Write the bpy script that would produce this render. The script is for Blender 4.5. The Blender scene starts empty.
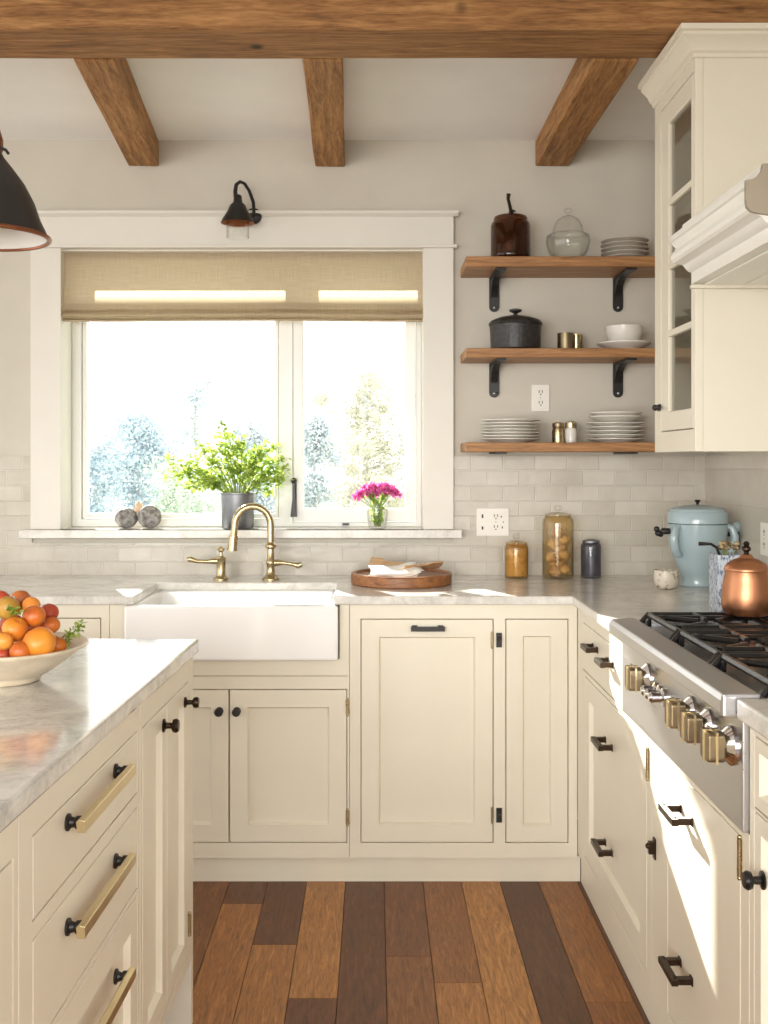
import bpy, bmesh, math, random
from mathutils import Vector, Matrix, noise as mnoise
PI = math.pi
scene = bpy.context.scene
COL = scene.collection
F, VX, VY, H = 1084.0, 375.0, 460.0, 1.35
def wx(px, Y): return (px - VX) * Y / F
def wz(py, Y): return H + (VY - py) * Y / F
rng = random.Random(7)

# ------------------------------------------------------------------ materials
def C(r, g, b):
    def f(c):
        c /= 255.0
        return c / 12.92 if c <= .04045 else ((c + .055) / 1.055) ** 2.4
    return (f(r), f(g), f(b), 1.0)

class NT:
    def __init__(s, name):
        s.m = bpy.data.materials.new(name); s.m.use_nodes = True
        s.t = s.m.node_tree; s.t.nodes.clear()
        s.out = s.n('ShaderNodeOutputMaterial')
    def n(s, kind, **kw):
        nd = s.t.nodes.new(kind)
        for k, v in kw.items(): setattr(nd, k, v)
        return nd
    def l(s, a, b): s.t.links.new(a, b)
    def coords(s, scale=(1, 1, 1), rot=(0, 0, 0), kind='Object'):
        tc = s.n('ShaderNodeTexCoord'); mp = s.n('ShaderNodeMapping')
        mp.inputs['Scale'].default_value = scale; mp.inputs['Rotation'].default_value = rot
        s.l(tc.outputs[kind], mp.inputs['Vector']); return mp.outputs['Vector']
    def noise(s, vec, scale, detail=4, rough=.55, dist=0):
        n = s.n('ShaderNodeTexNoise'); s.l(vec, n.inputs['Vector'])
        n.inputs['Scale'].default_value = scale; n.inputs['Detail'].default_value = detail
        n.inputs['Roughness'].default_value = rough; n.inputs['Distortion'].default_value = dist
        return n.outputs['Fac']
    def ramp(s, fac, stops):
        r = s.n('ShaderNodeValToRGB'); s.l(fac, r.inputs['Fac'])
        e = r.color_ramp.elements
        while len(e) < len(stops): e.new(.5)
        for el, (p, c) in zip(e, stops): el.position = p; el.color = c
        return r.outputs['Color']
    def mix(s, fac, a, b, mode='MIX'):
        m = s.n('ShaderNodeMix', data_type='RGBA', blend_type=mode)
        for sock, v in ((m.inputs[0], fac), (m.inputs[6], a), (m.inputs[7], b)):
            if hasattr(v, 'is_linked') or hasattr(v, 'links'): s.l(v, sock)
            else: sock.default_value = v
        return m.outputs[2]
    def bump(s, h, strength=.2, dist=.01):
        b = s.n('ShaderNodeBump'); b.inputs['Strength'].default_value = strength
        b.inputs['Distance'].default_value = dist; s.l(h, b.inputs['Height']); return b.outputs['Normal']
    def bsdf(s, color, rough=.5, metal=0, normal=None, **kw):
        b = s.n('ShaderNodeBsdfPrincipled')
        for k, v in (('Base Color', color), ('Roughness', rough), ('Metallic', metal)):
            if isinstance(v, (int, float, tuple)): b.inputs[k].default_value = v
            else: s.l(v, b.inputs[k])
        for k, v in kw.items(): b.inputs[k.replace('_', ' ')].default_value = v
        if normal is not None: s.l(normal, b.inputs['Normal'])
        return b.outputs[0]
    def done(s, sh): s.l(sh, s.out.inputs['Surface']); return s.m

def paint(name, c, rough=.45, var=.04, bump=.04):
    t = NT(name); v = t.coords()
    n = t.noise(v, 6, 5)
    d = tuple(x * (1 - var) for x in c[:3]) + (1,); u = tuple(min(1, x * (1 + var)) for x in c[:3]) + (1,)
    col = t.ramp(n, [(.3, d), (.7, u)])
    return t.done(t.bsdf(col, rough, 0, t.bump(t.noise(v, 60, 3), bump, .002)))
def metal(name, c, rough=.3, var=.12, aniso=0, scale=25, sc=(1, 1, 1), met=1.0):
    t = NT(name); v = t.coords(sc); n = t.noise(v, scale, 4)
    d = tuple(x * (1 - var) for x in c[:3]) + (1,)
    col = t.ramp(n, [(.3, d), (.7, c)])
    mr = t.n('ShaderNodeMapRange'); t.l(n, mr.inputs['Value'])
    mr.inputs['To Min'].default_value = rough * .75; mr.inputs['To Max'].default_value = rough * 1.25
    return t.done(t.bsdf(col, mr.outputs[0], met))
def wood(name, dark, mid, light, axis='X', rough=.55, knots=True, gs=1.0):
    t = NT(name)
    sc = {'X': (.8, 9, 9), 'Y': (9, .8, 9), 'Z': (9, 9, .8)}[axis]
    v = t.coords(tuple(x * gs for x in sc)); v2 = t.coords((2.2, 2.2, 2.2))
    g = t.noise(v, 3.2, 8, .62, .6); f = t.noise(v, 14, 6, .6, .2)
    col = t.ramp(g, [(.3, dark), (.48, mid), (.68, light)])
    col = t.mix(.28, col, t.ramp(f, [(.38, dark), (.6, light)]), 'MULTIPLY') if False else t.mix(.25, col, t.ramp(f, [(.36, dark), (.6, light)]))
    vo = t.n('ShaderNodeTexVoronoi'); t.l(t.coords(tuple(3.2 if a == 1 else 1.2 for a in [1, 1, 1])), vo.inputs['Vector'])
    vo.inputs['Scale'].default_value = 1.5
    if knots:
        k = t.ramp(vo.outputs['Distance'], [(.04, (.0, .0, .0, 1)), (.12, (1, 1, 1, 1))])
        col = t.mix(k, tuple(x * .35 for x in dark[:3]) + (1,), col)
    ck = t.ramp(t.noise(t.coords(tuple(x * gs for x in sc)), 6, 9, .7, 1.2), [(.27, (0, 0, 0, 1)), (.34, (1, 1, 1, 1))])
    col = t.mix(ck, tuple(x * .3 for x in dark[:3]) + (1,), col)
    return t.done(t.bsdf(col, rough, 0, t.bump(g, .35, .006)))
def marble(name, base, vein, rough=.18, coat=0.0):
    t = NT(name); v = t.coords((1.8, 1.8, 1.8))
    n = t.noise(v, 4, 10, .68, .8); m = t.noise(v, 40, 6, .65)
    col = t.ramp(n, [(.36, vein), (.47, tuple((a + b) / 2 for a, b in zip(base, vein))), (.6, base)])
    col = t.mix(.25, col, t.ramp(m, [(.35, vein), (.55, base)]))
    return t.done(t.bsdf(col, rough, 0, None, Coat_Weight=coat, Coat_Roughness=.06))
def glass(name, tint=(1, 1, 1, 1), refl=.12, rough=.02, body=None, bodyfac=0, edge=.45, base=.035):
    t = NT(name)
    tr = t.n('ShaderNodeBsdfTransparent')
    gl = t.n('ShaderNodeBsdfGlossy'); gl.inputs['Roughness'].default_value = rough
    lw = t.n('ShaderNodeLayerWeight'); lw.inputs['Blend'].default_value = .5
    pw = t.n('ShaderNodeMath', operation='POWER'); t.l(lw.outputs['Facing'], pw.inputs[0]); pw.inputs[1].default_value = 3.5
    t.l(t.mix(pw.outputs[0], tint, tuple(x * edge for x in tint[:3]) + (1,)), tr.inputs['Color'])
    ma = t.n('ShaderNodeMath', operation='MULTIPLY_ADD'); t.l(pw.outputs[0], ma.inputs[0]); ma.inputs[1].default_value = min(1, refl * 2.4); ma.inputs[2].default_value = base
    mx = t.n('ShaderNodeMixShader'); t.l(ma.outputs[0], mx.inputs[0]); t.l(tr.outputs[0], mx.inputs[1]); t.l(gl.outputs[0], mx.inputs[2])
    o = mx.outputs[0]
    if body:
        b = t.bsdf(body, .12, 0); m2 = t.n('ShaderNodeMixShader'); m2.inputs[0].default_value = bodyfac
        t.l(o, m2.inputs[1]); t.l(b, m2.inputs[2]); o = m2.outputs[0]
    return t.done(o)
def leafy(name, c1, c2, trans=.5, scale=20):
    t = NT(name); n = t.noise(t.coords(), scale, 3)
    col = t.ramp(n, [(.35, c1), (.65, c2)])
    d = t.n('ShaderNodeBsdfDiffuse'); tl = t.n('ShaderNodeBsdfTranslucent'); mx = t.n('ShaderNodeMixShader')
    t.l(col, d.inputs['Color']); t.l(col, tl.inputs['Color']); mx.inputs[0].default_value = trans
    t.l(d.outputs[0], mx.inputs[1]); t.l(tl.outputs[0], mx.inputs[2]); return t.done(mx.outputs[0])
def speckle(name, base, spot, scale, lo, hi, rough=.3, metal_=0, bump=.0, sc=(1, 1, 1)):
    t = NT(name); n = t.noise(t.coords(sc), scale, 5, .6)
    col = t.ramp(n, [(lo, spot), (hi, base)])
    return t.done(t.bsdf(col, rough, metal_, t.bump(n, bump, .01) if bump else None))

M = {}
M['wall'] = paint('wall_paint', C(203, 197, 184), .8, .03)
M['ceiling'] = paint('ceiling_paint', C(244, 243, 240), .85, .02)
M['cream'] = paint('cream_cabinet_paint', C(225, 218, 200), .38, .02, .02)
M['isl'] = paint('island_cabinet_paint', C(225, 217, 200), .38, .02, .02)
M['white'] = paint('white_trim_paint', C(222, 218, 208), .45, .02)
M['sash'] = paint('sash_paint', C(236, 236, 232), .4, .02)
M['hood'] = paint('hood_paint', C(238, 236, 228), .32, .02)
M['capshade'] = paint('end_cap_shade_paint', C(160, 148, 130), .6, .03)  # darker tone paints shade onto the hood crown's near end cap
M['porcelain'] = paint('porcelain', C(240, 239, 237), .12, .01, 0)
M['plate'] = paint('white_glaze', C(226, 222, 214), .22, .02, 0)
M['plate_grey'] = paint('pale_grey_glaze', C(196, 188, 176), .25, .03, 0)
M['marble'] = marble('grey_veined_marble', C(222, 219, 212), C(182, 179, 172), .2, .12)
M['marbleI'] = marble('polished_island_marble', C(222, 219, 214), C(160, 158, 156), .14, .5)
M['sillstone'] = marble('pale_sill_marble', C(232, 230, 224), C(196, 192, 184), .25)
M['beam'] = wood('rough_beam_wood', C(88, 56, 28), C(142, 96, 52), C(186, 138, 84), 'X', .75, True, 2.0)
M['beamY'] = wood('rough_joist_wood', C(96, 62, 30), C(152, 104, 56), C(192, 144, 88), 'Y', .75, True, 2.0)
M['shelf'] = wood('shelf_wood', C(112, 74, 40), C(156, 108, 64), C(186, 138, 88), 'X', .5, False, 1.6)
M['board'] = wood('board_wood', C(104, 62, 32), C(144, 92, 52), C(170, 116, 72), 'X', .4, False, 2.5)
M['spoonwood'] = wood('pale_utensil_wood', C(150, 112, 76), C(186, 150, 110), C(208, 176, 138), 'X', .6, False, 4)
M['black'] = paint('black_iron', C(30, 27, 25), .42, .1)
M['enamel'] = paint('black_enamel', C(16, 15, 15), .3, .1)
M['bronze'] = metal('dark_bronze', C(70, 58, 48), .35)
M['brass'] = metal('aged_brass', C(190, 172, 136), .28)
M['barbrass'] = metal('pale_brass', C(226, 208, 166), .32)
M['knobbrass'] = metal('weathered_bronze_knob', C(160, 143, 114), .45, .35)
M['copper'] = metal('copper', C(198, 138, 102), .38, .15, 0, 12)
M['copperrim'] = metal('copper_rim', C(160, 104, 76), .34)
M['steel'] = metal('brushed_steel', C(200, 200, 203), .30, .05, 0, 1.2, (90, 2, 90), 1.0)
M['chrome'] = metal('chrome', C(235, 235, 238), .08, .05)
M['zinc'] = metal('zinc', C(150, 152, 156), .5, .25, 0, 30)
M['lampwhite'] = paint('lamp_inside', C(226, 222, 214), .4, .02)
M['glass'] = glass('clear_glass', (.995, 1, .995, 1), .34, edge=.5)
M['pane'] = glass('window_glass', (.98, .99, .98, 1), .06, edge=.95, base=.002)
M['cabglass'] = glass('cabinet_glass', (.86, .84, .78, 1), .3, .02, C(150, 142, 122), .30)
M['amber'] = glass('amber_glass', (.56, .31, .15, 1), .35, .04, C(70, 42, 24), .28)
M['honey'] = glass('honey_glass', (.95, .84, .62, 1), .3, .03, C(196, 160, 100), .09)
M['smoky'] = glass('smoky_glass', (.7, .7, .74, 1), .35, .03, C(110, 110, 116), .14)
M['tallglass'] = glass('tan_glass', (.97, .92, .80, 1), .3, .03, C(186, 162, 124), .04)
M['filling'] = speckle('golden_grain', C(216, 196, 158), C(190, 160, 112), 60, .35, .6, .7)
M['dried'] = speckle('dried_slices', C(214, 184, 138), C(150, 108, 62), 18, .35, .6, .7)
M['teal'] = paint('pale_blue_enamel', C(160, 178, 183), .14, .03, 0)
M['cupmat'] = speckle('dripped_glaze', C(216, 206, 190), C(100, 82, 66), 42, .36, .46, .35)
M['tin'] = speckle('patterned_tin', C(204, 212, 222), C(96, 110, 136), 190, .42, .52, .3, 0, 0, (1, 1, .4))
M['stone'] = speckle('rough_grey_stone', C(172, 168, 164), C(96, 92, 90), 55, .35, .62, .85, 0, .6)
M['shell'] = paint('pale_tan', C(222, 190, 158), .6, .08)
M['pot_leaf'] = leafy('fresh_leaf', C(122, 152, 56), C(190, 206, 112), .5, 14)
M['stem'] = paint('stem_green', C(128, 142, 70), .6, .1)
M['vasegreen'] = leafy('bouquet_leaf', C(120, 150, 66), C(176, 196, 110), .5, 40)
M['petal'] = leafy('magenta_petal', C(206, 64, 146), C(240, 150, 206), .35, 70)
M['herb'] = leafy('herb_leaf', C(110, 140, 50), C(170, 186, 90), .4, 60)
M['outlet'] = paint('outlet_plastic', C(236, 232, 222), .4, .02, 0)
M['slot'] = paint('dark_slot', C(52, 46, 40), .6, .02, 0)
M['paper'] = paint('paper', C(240, 236, 228), .8, .03)
M['bowl'] = speckle('bone_glaze', C(222, 208, 184), C(200, 182, 154), 14, .35, .6, .3)
M['ironpot'] = speckle('dark_cast_iron', C(58, 55, 54), C(34, 32, 32), 80, .35, .6, .38, .2, .25)
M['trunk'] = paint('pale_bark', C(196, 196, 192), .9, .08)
M['lawn'] = speckle('hazy_lawn', C(214, 220, 204), C(196, 206, 188), .6, .3, .7, .9)  # haze is put into the pale lawn colour

def fabric():
    t = NT('linen_fabric')
    a = t.noise(t.coords((14, 1, 420)), 1.0, 3); b = t.noise(t.coords((420, 1, 14)), 1.0, 3)
    col = t.mix(.5, t.ramp(a, [(.3, C(184, 167, 140)), (.7, C(213, 197, 170))]), t.ramp(b, [(.3, C(184, 167, 140)), (.7, C(213, 197, 170))]))
    d = t.n('ShaderNodeBsdfDiffuse'); tl = t.n('ShaderNodeBsdfTranslucent'); mx = t.n('ShaderNodeMixShader')
    t.l(col, d.inputs['Color']); t.l(col, tl.inputs['Color']); mx.inputs[0].default_value = .36
    t.l(d.outputs[0], mx.inputs[1]); t.l(tl.outputs[0], mx.inputs[2]); return t.done(mx.outputs[0])
M['linen'] = fabric()
def tilemat(name, rot):
    t = NT(name); v = t.coords((1, 1, 1), rot)
    br = t.n('ShaderNodeTexBrick'); t.l(v, br.inputs['Vector'])
    br.offset = .5; br.inputs['Scale'].default_value = 1
    br.inputs['Brick Width'].default_value = .120; br.inputs['Row Height'].default_value = .057
    br.inputs['Mortar Size'].default_value = .0026; br.inputs['Mortar Smooth'].default_value = .35; br.inputs['Bias'].default_value = 0
    br.inputs['Color1'].default_value = C(186, 179, 165); br.inputs['Color2'].default_value = C(206, 200, 187); br.inputs['Mortar'].default_value = C(216, 210, 198)
    n = t.noise(t.coords(), 28, 4); n2 = t.noise(t.coords(), 7, 3)
    col = t.mix(.35, br.outputs['Color'], t.ramp(n2, [(.3, C(172, 164, 148)), (.7, C(214, 209, 197))]))
    inv = t.n('ShaderNodeMath', operation='SUBTRACT'); inv.inputs[0].default_value = 1; t.l(br.outputs['Fac'], inv.inputs[1])
    ad = t.n('ShaderNodeMath', operation='MULTIPLY_ADD'); t.l(n, ad.inputs[0]); ad.inputs[1].default_value = .45; t.l(inv.outputs[0], ad.inputs[2])
    return t.done(t.bsdf(col, .28, 0, t.bump(ad.outputs[0], .8, .005)))
M['tileB'] = tilemat('handmade_tile', (-PI / 2, 0, 0))
M['tileR'] = tilemat('handmade_tile_side', (-PI / 2, 0, PI / 2))
def floormat():
    t = NT('oak_floor')
    at = t.n('ShaderNodeAttribute'); at.attribute_name = 'plank'
    sx = t.n('ShaderNodeSeparateColor'); t.l(at.outputs['Color'], sx.inputs[0])
    tc = t.n('ShaderNodeTexCoord'); ad = t.n('ShaderNodeVectorMath', operation='MULTIPLY_ADD')
    t.l(tc.outputs['Object'], ad.inputs[0]); ad.inputs[1].default_value = (14, 1.3, 1)
    cv = t.n('ShaderNodeCombineXYZ'); ml = t.n('ShaderNodeMath', operation='MULTIPLY'); t.l(sx.outputs[1], ml.inputs[0]); ml.inputs[1].default_value = 60
    t.l(ml.outputs[0], cv.inputs[0]); t.l(ml.outputs[0], cv.inputs[1]); t.l(cv.outputs[0], ad.inputs[2])
    g = t.noise(ad.outputs[0], 2.2, 7, .58, 2.6); f = t.noise(ad.outputs[0], 11, 6, .6, .3)
    tone = t.ramp(sx.outputs[0], [(0, C(82, 46, 25)), (.35, C(114, 69, 37)), (.65, C(170, 116, 62)), (1, C(210, 158, 92))])
    col = t.mix(.6, tone, t.ramp(g, [(.34, C(118, 90, 66)), (.44, C(222, 204, 184)), (.52, C(184, 160, 134)), (.6, C(255, 248, 236))]), 'MULTIPLY')
    col = t.mix(.5, col, t.ramp(f, [(.34, C(140, 116, 96)), (.52, C(250, 246, 240))]), 'MULTIPLY')
    return t.done(t.bsdf(col, .42, 0, t.bump(g, .15, .003)))
M['floor'] = floormat()
M['gap'] = paint('floor_gap', C(40, 22, 12), .9)

# ------------------------------------------------------------------ mesh builder
class MB:
    def __init__(s): s.bm = bmesh.new()
    def face(s, cos):
        try: return s.bm.faces.new([s.bm.verts.new(c) for c in cos])
        except ValueError: return None
    def box(s, x0, x1, y0, y1, z0, z1, mat=None):
        vs = [s.bm.verts.new((x, y, z)) for x in (x0, x1) for y in (y0, y1) for z in (z0, z1)]
        for q in ((0, 1, 3, 2), (4, 6, 7, 5), (0, 4, 5, 1), (2, 3, 7, 6), (0, 2, 6, 4), (1, 5, 7, 3)): s.bm.faces.new([vs[i] for i in q])
        if mat is not None: bmesh.ops.transform(s.bm, matrix=mat, verts=vs)
        return s
    def lathe(s, prof, c=(0, 0, 0), seg=32, mat=None, sx=1, sy=1, wob=0):
        rings = []; new = []
        for r, z in prof:
            if r < 1e-6: ring = [s.bm.verts.new((c[0], c[1], c[2] + z))]
            else:
                ring = []
                for i in range(seg):
                    a = 2 * PI * i / seg; rr = r * (1 + wob * math.sin(a * 10))
                    ring.append(s.bm.verts.new((c[0] + rr * sx * math.cos(a), c[1] + rr * sy * math.sin(a), c[2] + z)))
            rings.append(ring); new += ring
        for a, b in zip(rings, rings[1:]):
            if len(a) == 1 and len(b) == 1: continue
            for i in range(seg):
                j = (i + 1) % seg
                if len(a) == 1: s.bm.faces.new((a[0], b[j], b[i]))
                elif len(b) == 1: s.bm.faces.new((a[i], a[j], b[0]))
                else: s.bm.faces.new((a[i], a[j], b[j], b[i]))
        if mat is not None: bmesh.ops.transform(s.bm, matrix=mat, verts=new)
        return s
    def tube(s, pts, r, seg=10, caps=True):
        pts = [Vector(p) for p in pts]; n = len(pts)
        rs = r if isinstance(r, (list, tuple)) else [r] * n
        rings = []; up = None
        for i, p in enumerate(pts):
            d = (pts[min(i + 1, n - 1)] - pts[max(i - 1, 0)]).normalized()
            if up is None:
                up = Vector((0, 0, 1)) if abs(d.z) < .9 else Vector((1, 0, 0))
            u = d.cross(up); u = u.normalized() if u.length > 1e-6 else Vector((1, 0, 0)); w = u.cross(d).normalized(); up = w
            rings.append([s.bm.verts.new(p + (u * math.cos(2 * PI * k / seg) + w * math.sin(2 * PI * k / seg)) * rs[i]) for k in range(seg)])
        for a, b in zip(rings, rings[1:]):
            for k in range(seg): s.bm.faces.new((a[k], a[(k + 1) % seg], b[(k + 1) % seg], b[k]))
        if caps:
            s.bm.faces.new(rings[0]); s.bm.faces.new(list(reversed(rings[-1])))
        return s
    def ball(s, c, r, sc=(1, 1, 1), u=20, v=14, nz=0, seed=0):
        mt = Matrix.Translation(c) @ Matrix.Diagonal((r * sc[0], r * sc[1], r * sc[2], 1))
        g = bmesh.ops.create_uvsphere(s.bm, u_segments=u, v_segments=v, radius=1)
        if nz:
            for q in g['verts']: q.co *= 1 + nz * mnoise.noise(q.co * 2.2 + Vector((seed, seed * 1.7, 3)))
        bmesh.ops.transform(s.bm, matrix=mt, verts=g['verts']); return s
    def prism(s, poly, w0, w1, f):
        a = [s.bm.verts.new(f(u, v, w0)) for u, v in poly]; b = [s.bm.verts.new(f(u, v, w1)) for u, v in poly]
        n = len(poly)
        for i in range(n): s.bm.faces.new((a[i], a[(i + 1) % n], b[(i + 1) % n], b[i]))
        s.bm.faces.new(list(reversed(a))); s.bm.faces.new(b); return s
    def holed(s, u0, u1, v0, v1, holes, w0, w1, f):
        us = sorted({u0, u1} | {min(max(h[k], u0), u1) for h in holes for k in (0, 1)})
        vs = sorted({v0, v1} | {min(max(h[k], v0), v1) for h in holes for k in (2, 3)})
        def solid(i, j):
            if i < 0 or j < 0 or i >= len(us) - 1 or j >= len(vs) - 1: return False
            cu, cv = (us[i] + us[i + 1]) / 2, (vs[j] + vs[j + 1]) / 2
            return not any(h[0] < cu < h[1] and h[2] < cv < h[3] for h in holes)
        cache = {}
        def V(i, j, k):
            if (i, j, k) not in cache: cache[(i, j, k)] = s.bm.verts.new(f(us[i], vs[j], (w0, w1)[k]))
            return cache[(i, j, k)]
        for i in range(len(us) - 1):
            for j in range(len(vs) - 1):
                if not solid(i, j): continue
                s.bm.faces.new((V(i, j, 0), V(i + 1, j, 0), V(i + 1, j + 1, 0), V(i, j + 1, 0)))
                s.bm.faces.new((V(i, j, 1), V(i, j + 1, 1), V(i + 1, j + 1, 1), V(i + 1, j, 1)))
                for (di, dj, p, q) in ((-1, 0, (i, j), (i, j + 1)), (1, 0, (i + 1, j), (i + 1, j + 1)), (0, -1, (i, j), (i + 1, j)), (0, 1, (i, j + 1), (i + 1, j + 1))):
                    if not solid(i + di, j + dj): s.bm.faces.new((V(*p, 0), V(*q, 0), V(*q, 1), V(*p, 1)))
        return s
    def front(s, x0, x1, z0, z1, loops):     # concentric rectangles facing -y: loops of (inset, y)
        rings = [[s.bm.verts.new((x, y, z)) for x, z in ((x0 + i, z0 + i), (x1 - i, z0 + i), (x1 - i, z1 - i), (x0 + i, z1 - i))] for i, y in loops]
        for a, b in zip(rings, rings[1:]):
            for k in range(4): s.bm.faces.new((a[k], a[(k + 1) % 4], b[(k + 1) % 4], b[k]))
        s.bm.faces.new(rings[-1]); s.bm.faces.new(list(reversed(rings[0]))); return s
    def build(s, name, mat, parent=None, loc=None, smooth=False, bevel=0, ang=38, rotz=0):
        bmesh.ops.recalc_face_normals(s.bm, faces=s.bm.faces[:])
        me = bpy.data.meshes.new(name); s.bm.to_mesh(me); s.bm.free()
        me.materials.append(mat)
        if smooth:
            me.polygons.foreach_set('use_smooth', [True] * len(me.polygons)); me.set_sharp_from_angle(angle=math.radians(ang))
        o = bpy.data.objects.new(name, me); COL.objects.link(o)
        if parent: o.parent = parent
        if loc: o.location = loc
        if rotz: o.rotation_euler.z = rotz
        if bevel:
            b = o.modifiers.new('bevel', 'BEVEL'); b.width = bevel; b.segments = 2; b.limit_method = 'ANGLE'; b.angle_limit = math.radians(40)
        return o
def tag(o, label, cat, group=None):
    o['label'] = label; o['category'] = cat
    if group: o['group'] = group
    return o
def struct(o): o['kind'] = 'structure'; return o
def empty(name, loc=(0, 0, 0), rz=0):
    o = bpy.data.objects.new(name, None); o.empty_display_size = .05; COL.objects.link(o)
    o.location = loc; o.rotation_euler.z = rz; return o
def thing(name, label, cat, loc=(0, 0, 0), rz=0, group=None): return tag(empty(name, loc, rz), label, cat, group)
def dup(o, loc, label=None, rz=None, parent=None):
    c = o.copy(); COL.objects.link(c)
    if parent: c.parent = parent
    else:
        c.location = loc
        if rz is not None: c.rotation_euler.z = rz
        if label: c['label'] = label
    for ch in list(o.children): dup(ch, None, None, None, c)
    return c
XZ = lambda u, v, w: (u, w, v)
XY = lambda u, v, w: (u, v, w)
YZ = lambda u, v, w: (w, u, v)
def arc(c, r, a0, a1, n, f): return [f(c[0] + r * math.cos(math.radians(a0 + (a1 - a0) * i / n)), c[1] + r * math.sin(math.radians(a0 + (a1 - a0) * i / n))) for i in range(n + 1)]

# ------------------------------------------------------------------ room shell
YW, XR, ZC = 4.07, 1.247, 2.55
OX0, OX1, OZ0, OZ1 = -1.178, .185, 1.055, 2.14
struct(MB().holed(-4.6, 1.5, 0, ZC + .2, [(OX0, OX1, OZ0, OZ1)], YW, YW + .22, XZ).build('wall_back', M['wall']))
struct(MB().box(XR, XR + .2, -2.2, YW, 0, ZC + .2).build('wall_right', M['wall']))
struct(MB().box(-4.6, XR, -2.2, YW, ZC, ZC + .15).build('ceiling', M['ceiling']))
# floor: planks as one mesh with a tone per plank
fb = MB(); fl = fb.bm.faces.layers.float_color if False else None
toneseq = {-7: .3, -6: .5, -5: .45, -4: .35, -3: .3, -2: .78, -1: .3, 0: .42, 1: .55, 2: .82, 3: .2, 4: .62, 5: .22, 6: .4}
colors = []
PW = .1235
r0 = random.Random(3)
ends = {-3: [3.02], -2: [2.72], -1: [2.2], 0: [2.95], 1: [2.80], 2: [2.1], 3: [2.3], 4: [2.70], 5: [2.2], -4: [3.3], -5: [2.9], -6: [2.6]}
for i in range(-38, 12):
    x0 = .030 + i * PW; x1 = x0 + PW - .0018
    if x0 > XR: continue
    ys = [-2.2] + sorted([r0.uniform(-1.8, -1.0), r0.uniform(.2, 1.4)] + ends.get(i, [r0.uniform(2, 3.3)])) + [YW]
    for k in range(len(ys) - 1):
        fb.box(x0, min(x1, XR), ys[k], ys[k + 1] - .0015, -.02, 0)
        t = toneseq.get(i, r0.uniform(.15, .8)) if k == len(ys) - 2 else r0.uniform(.2, .8)
        colors += [(t, r0.random(), 0, 1)] * 6
fo = fb.build('floor', M['floor']); struct(fo)
ca = fo.data.color_attributes.new('plank', 'FLOAT_COLOR', 'CORNER')
for p in fo.data.polygons:
    for li in p.loop_indices: ca.data[li].color = colors[p.index]
struct(MB().box(-4.6, XR, -2.2, YW, -.06, -.021).build('floor', M['gap']))
# tiled splashback
ZT = wz(456, YW)
struct(MB().holed(-4.6, XR - .001, .885, ZT, [(-1.285, .293, 1.04, 3)], YW - .010, YW - .0005, XZ).build('wall_back_tiles', M['tileB']))
struct(MB().box(XR - .010, XR - .0005, .6, YW - .011, .90, ZT).build('wall_right_tiles', M['tileR']))

# ------------------------------------------------------------------ window
win = struct(empty('window_1', (-.5, YW, OZ0)))
def W(mb, name, mat, **k):
    o = mb.build(name, mat, None, **k); o.parent = win; o.matrix_parent_inverse = Matrix.Translation((.5, -YW, -OZ0)); return o
W(MB().holed(OX0 + .0005, OX1 - .0005, OZ0 + .035, OZ1 - .0005, [(OX0 + .006, OX1 - .006, 0, OZ1 - .006)], YW - .001, YW + .219, XZ), 'window_jamb', M['white'])
W(MB().holed(OX0 + .006, OX1 - .006, 1.092, OZ1 - .006, [(-1.136, -.372, 1.122, 2.083), (-.318, .158, 1.110, 2.098)], 4.19, 4.25, XZ), 'window_frame', M['sash'], bevel=.003)
W(MB().holed(-1.134, -.374, 1.124, 2.081, [(-1.117, -.388, 1.142, 2.05)], 4.20, 4.24, XZ), 'window_sash', M['sash'], bevel=.003)
W(MB().holed(-.315, .155, 1.113, 2.095, [(-.277, .117, 1.162, 2.05)], 4.178, 4.24, XZ), 'window_sash', M['sash'], bevel=.004)
W(MB().box(-1.117, -.388, 4.222, 4.226, 1.142, 2.05), 'window_pane', M['pane'])
W(MB().box(-.277, .117, 4.222, 4.226, 1.162, 2.05), 'window_pane', M['pane'])
h = MB().box(-.318, -.302, 4.172, 4.178, 1.150, 1.262)
h.prism([(-.324, 1.132), (-.300, 1.132), (-.3055, 1.20), (-.3065, 1.262), (-.3165, 1.262), (-.317, 1.20)], 4.150, 4.166, XZ).ball((-.3115, 4.158, 1.270), .012).box(-.316, -.307, 4.16, 4.178, 1.245, 1.258)
W(h, 'window_handle', M['black'], bevel=.001)
W(MB().box(-.126, -.100, 4.174, 4.19, 1.098, 1.106), 'window_keeper', M['black'])
W(MB().box(OX0 + .001, OX1 - .001, 4.01, 4.22, 1.060, 1.091).box(-1.318, .322, 4.008, YW - .012, 1.060, 1.091), 'window_sill', M['sillstone'], bevel=.003)
cas = MB()
cas.box(-1.285, -1.172, YW - .028, YW - .0015, 1.092, 2.14).box(.180, .293, YW - .028, YW - .0015, 1.092, 2.14)
cas.box(-1.285, .293, YW - .032, YW - .0015, 2.152, 2.258).box(-1.297, .305, YW - .042, YW - .0015, 2.140, 2.152)
cas.prism([(YW - .0015, 2.258), (YW - .034, 2.258), (YW - .048, 2.268), (YW - .048, 2.277), (YW - .0015, 2.277)], -1.303, .311, YZ)
struct(cas.build('trim_1', M['white'], bevel=.0015))
# outside: unseen beam on posts, added to cut the sun strip; lawn
struct(MB().box(-3.0, 2.2, 5.74, 5.79, 2.171, 2.63).box(-3.0, -2.9, 5.74, 5.79, -1.2, 2.171).box(2.1, 2.2, 5.74, 5.79, -1.2, 2.171).build('sun_block_beam', M['white']))
struct(MB().box(-60, 60, 4.8, 90, -1.3, -1.2).build('ground', M['lawn']))

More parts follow.
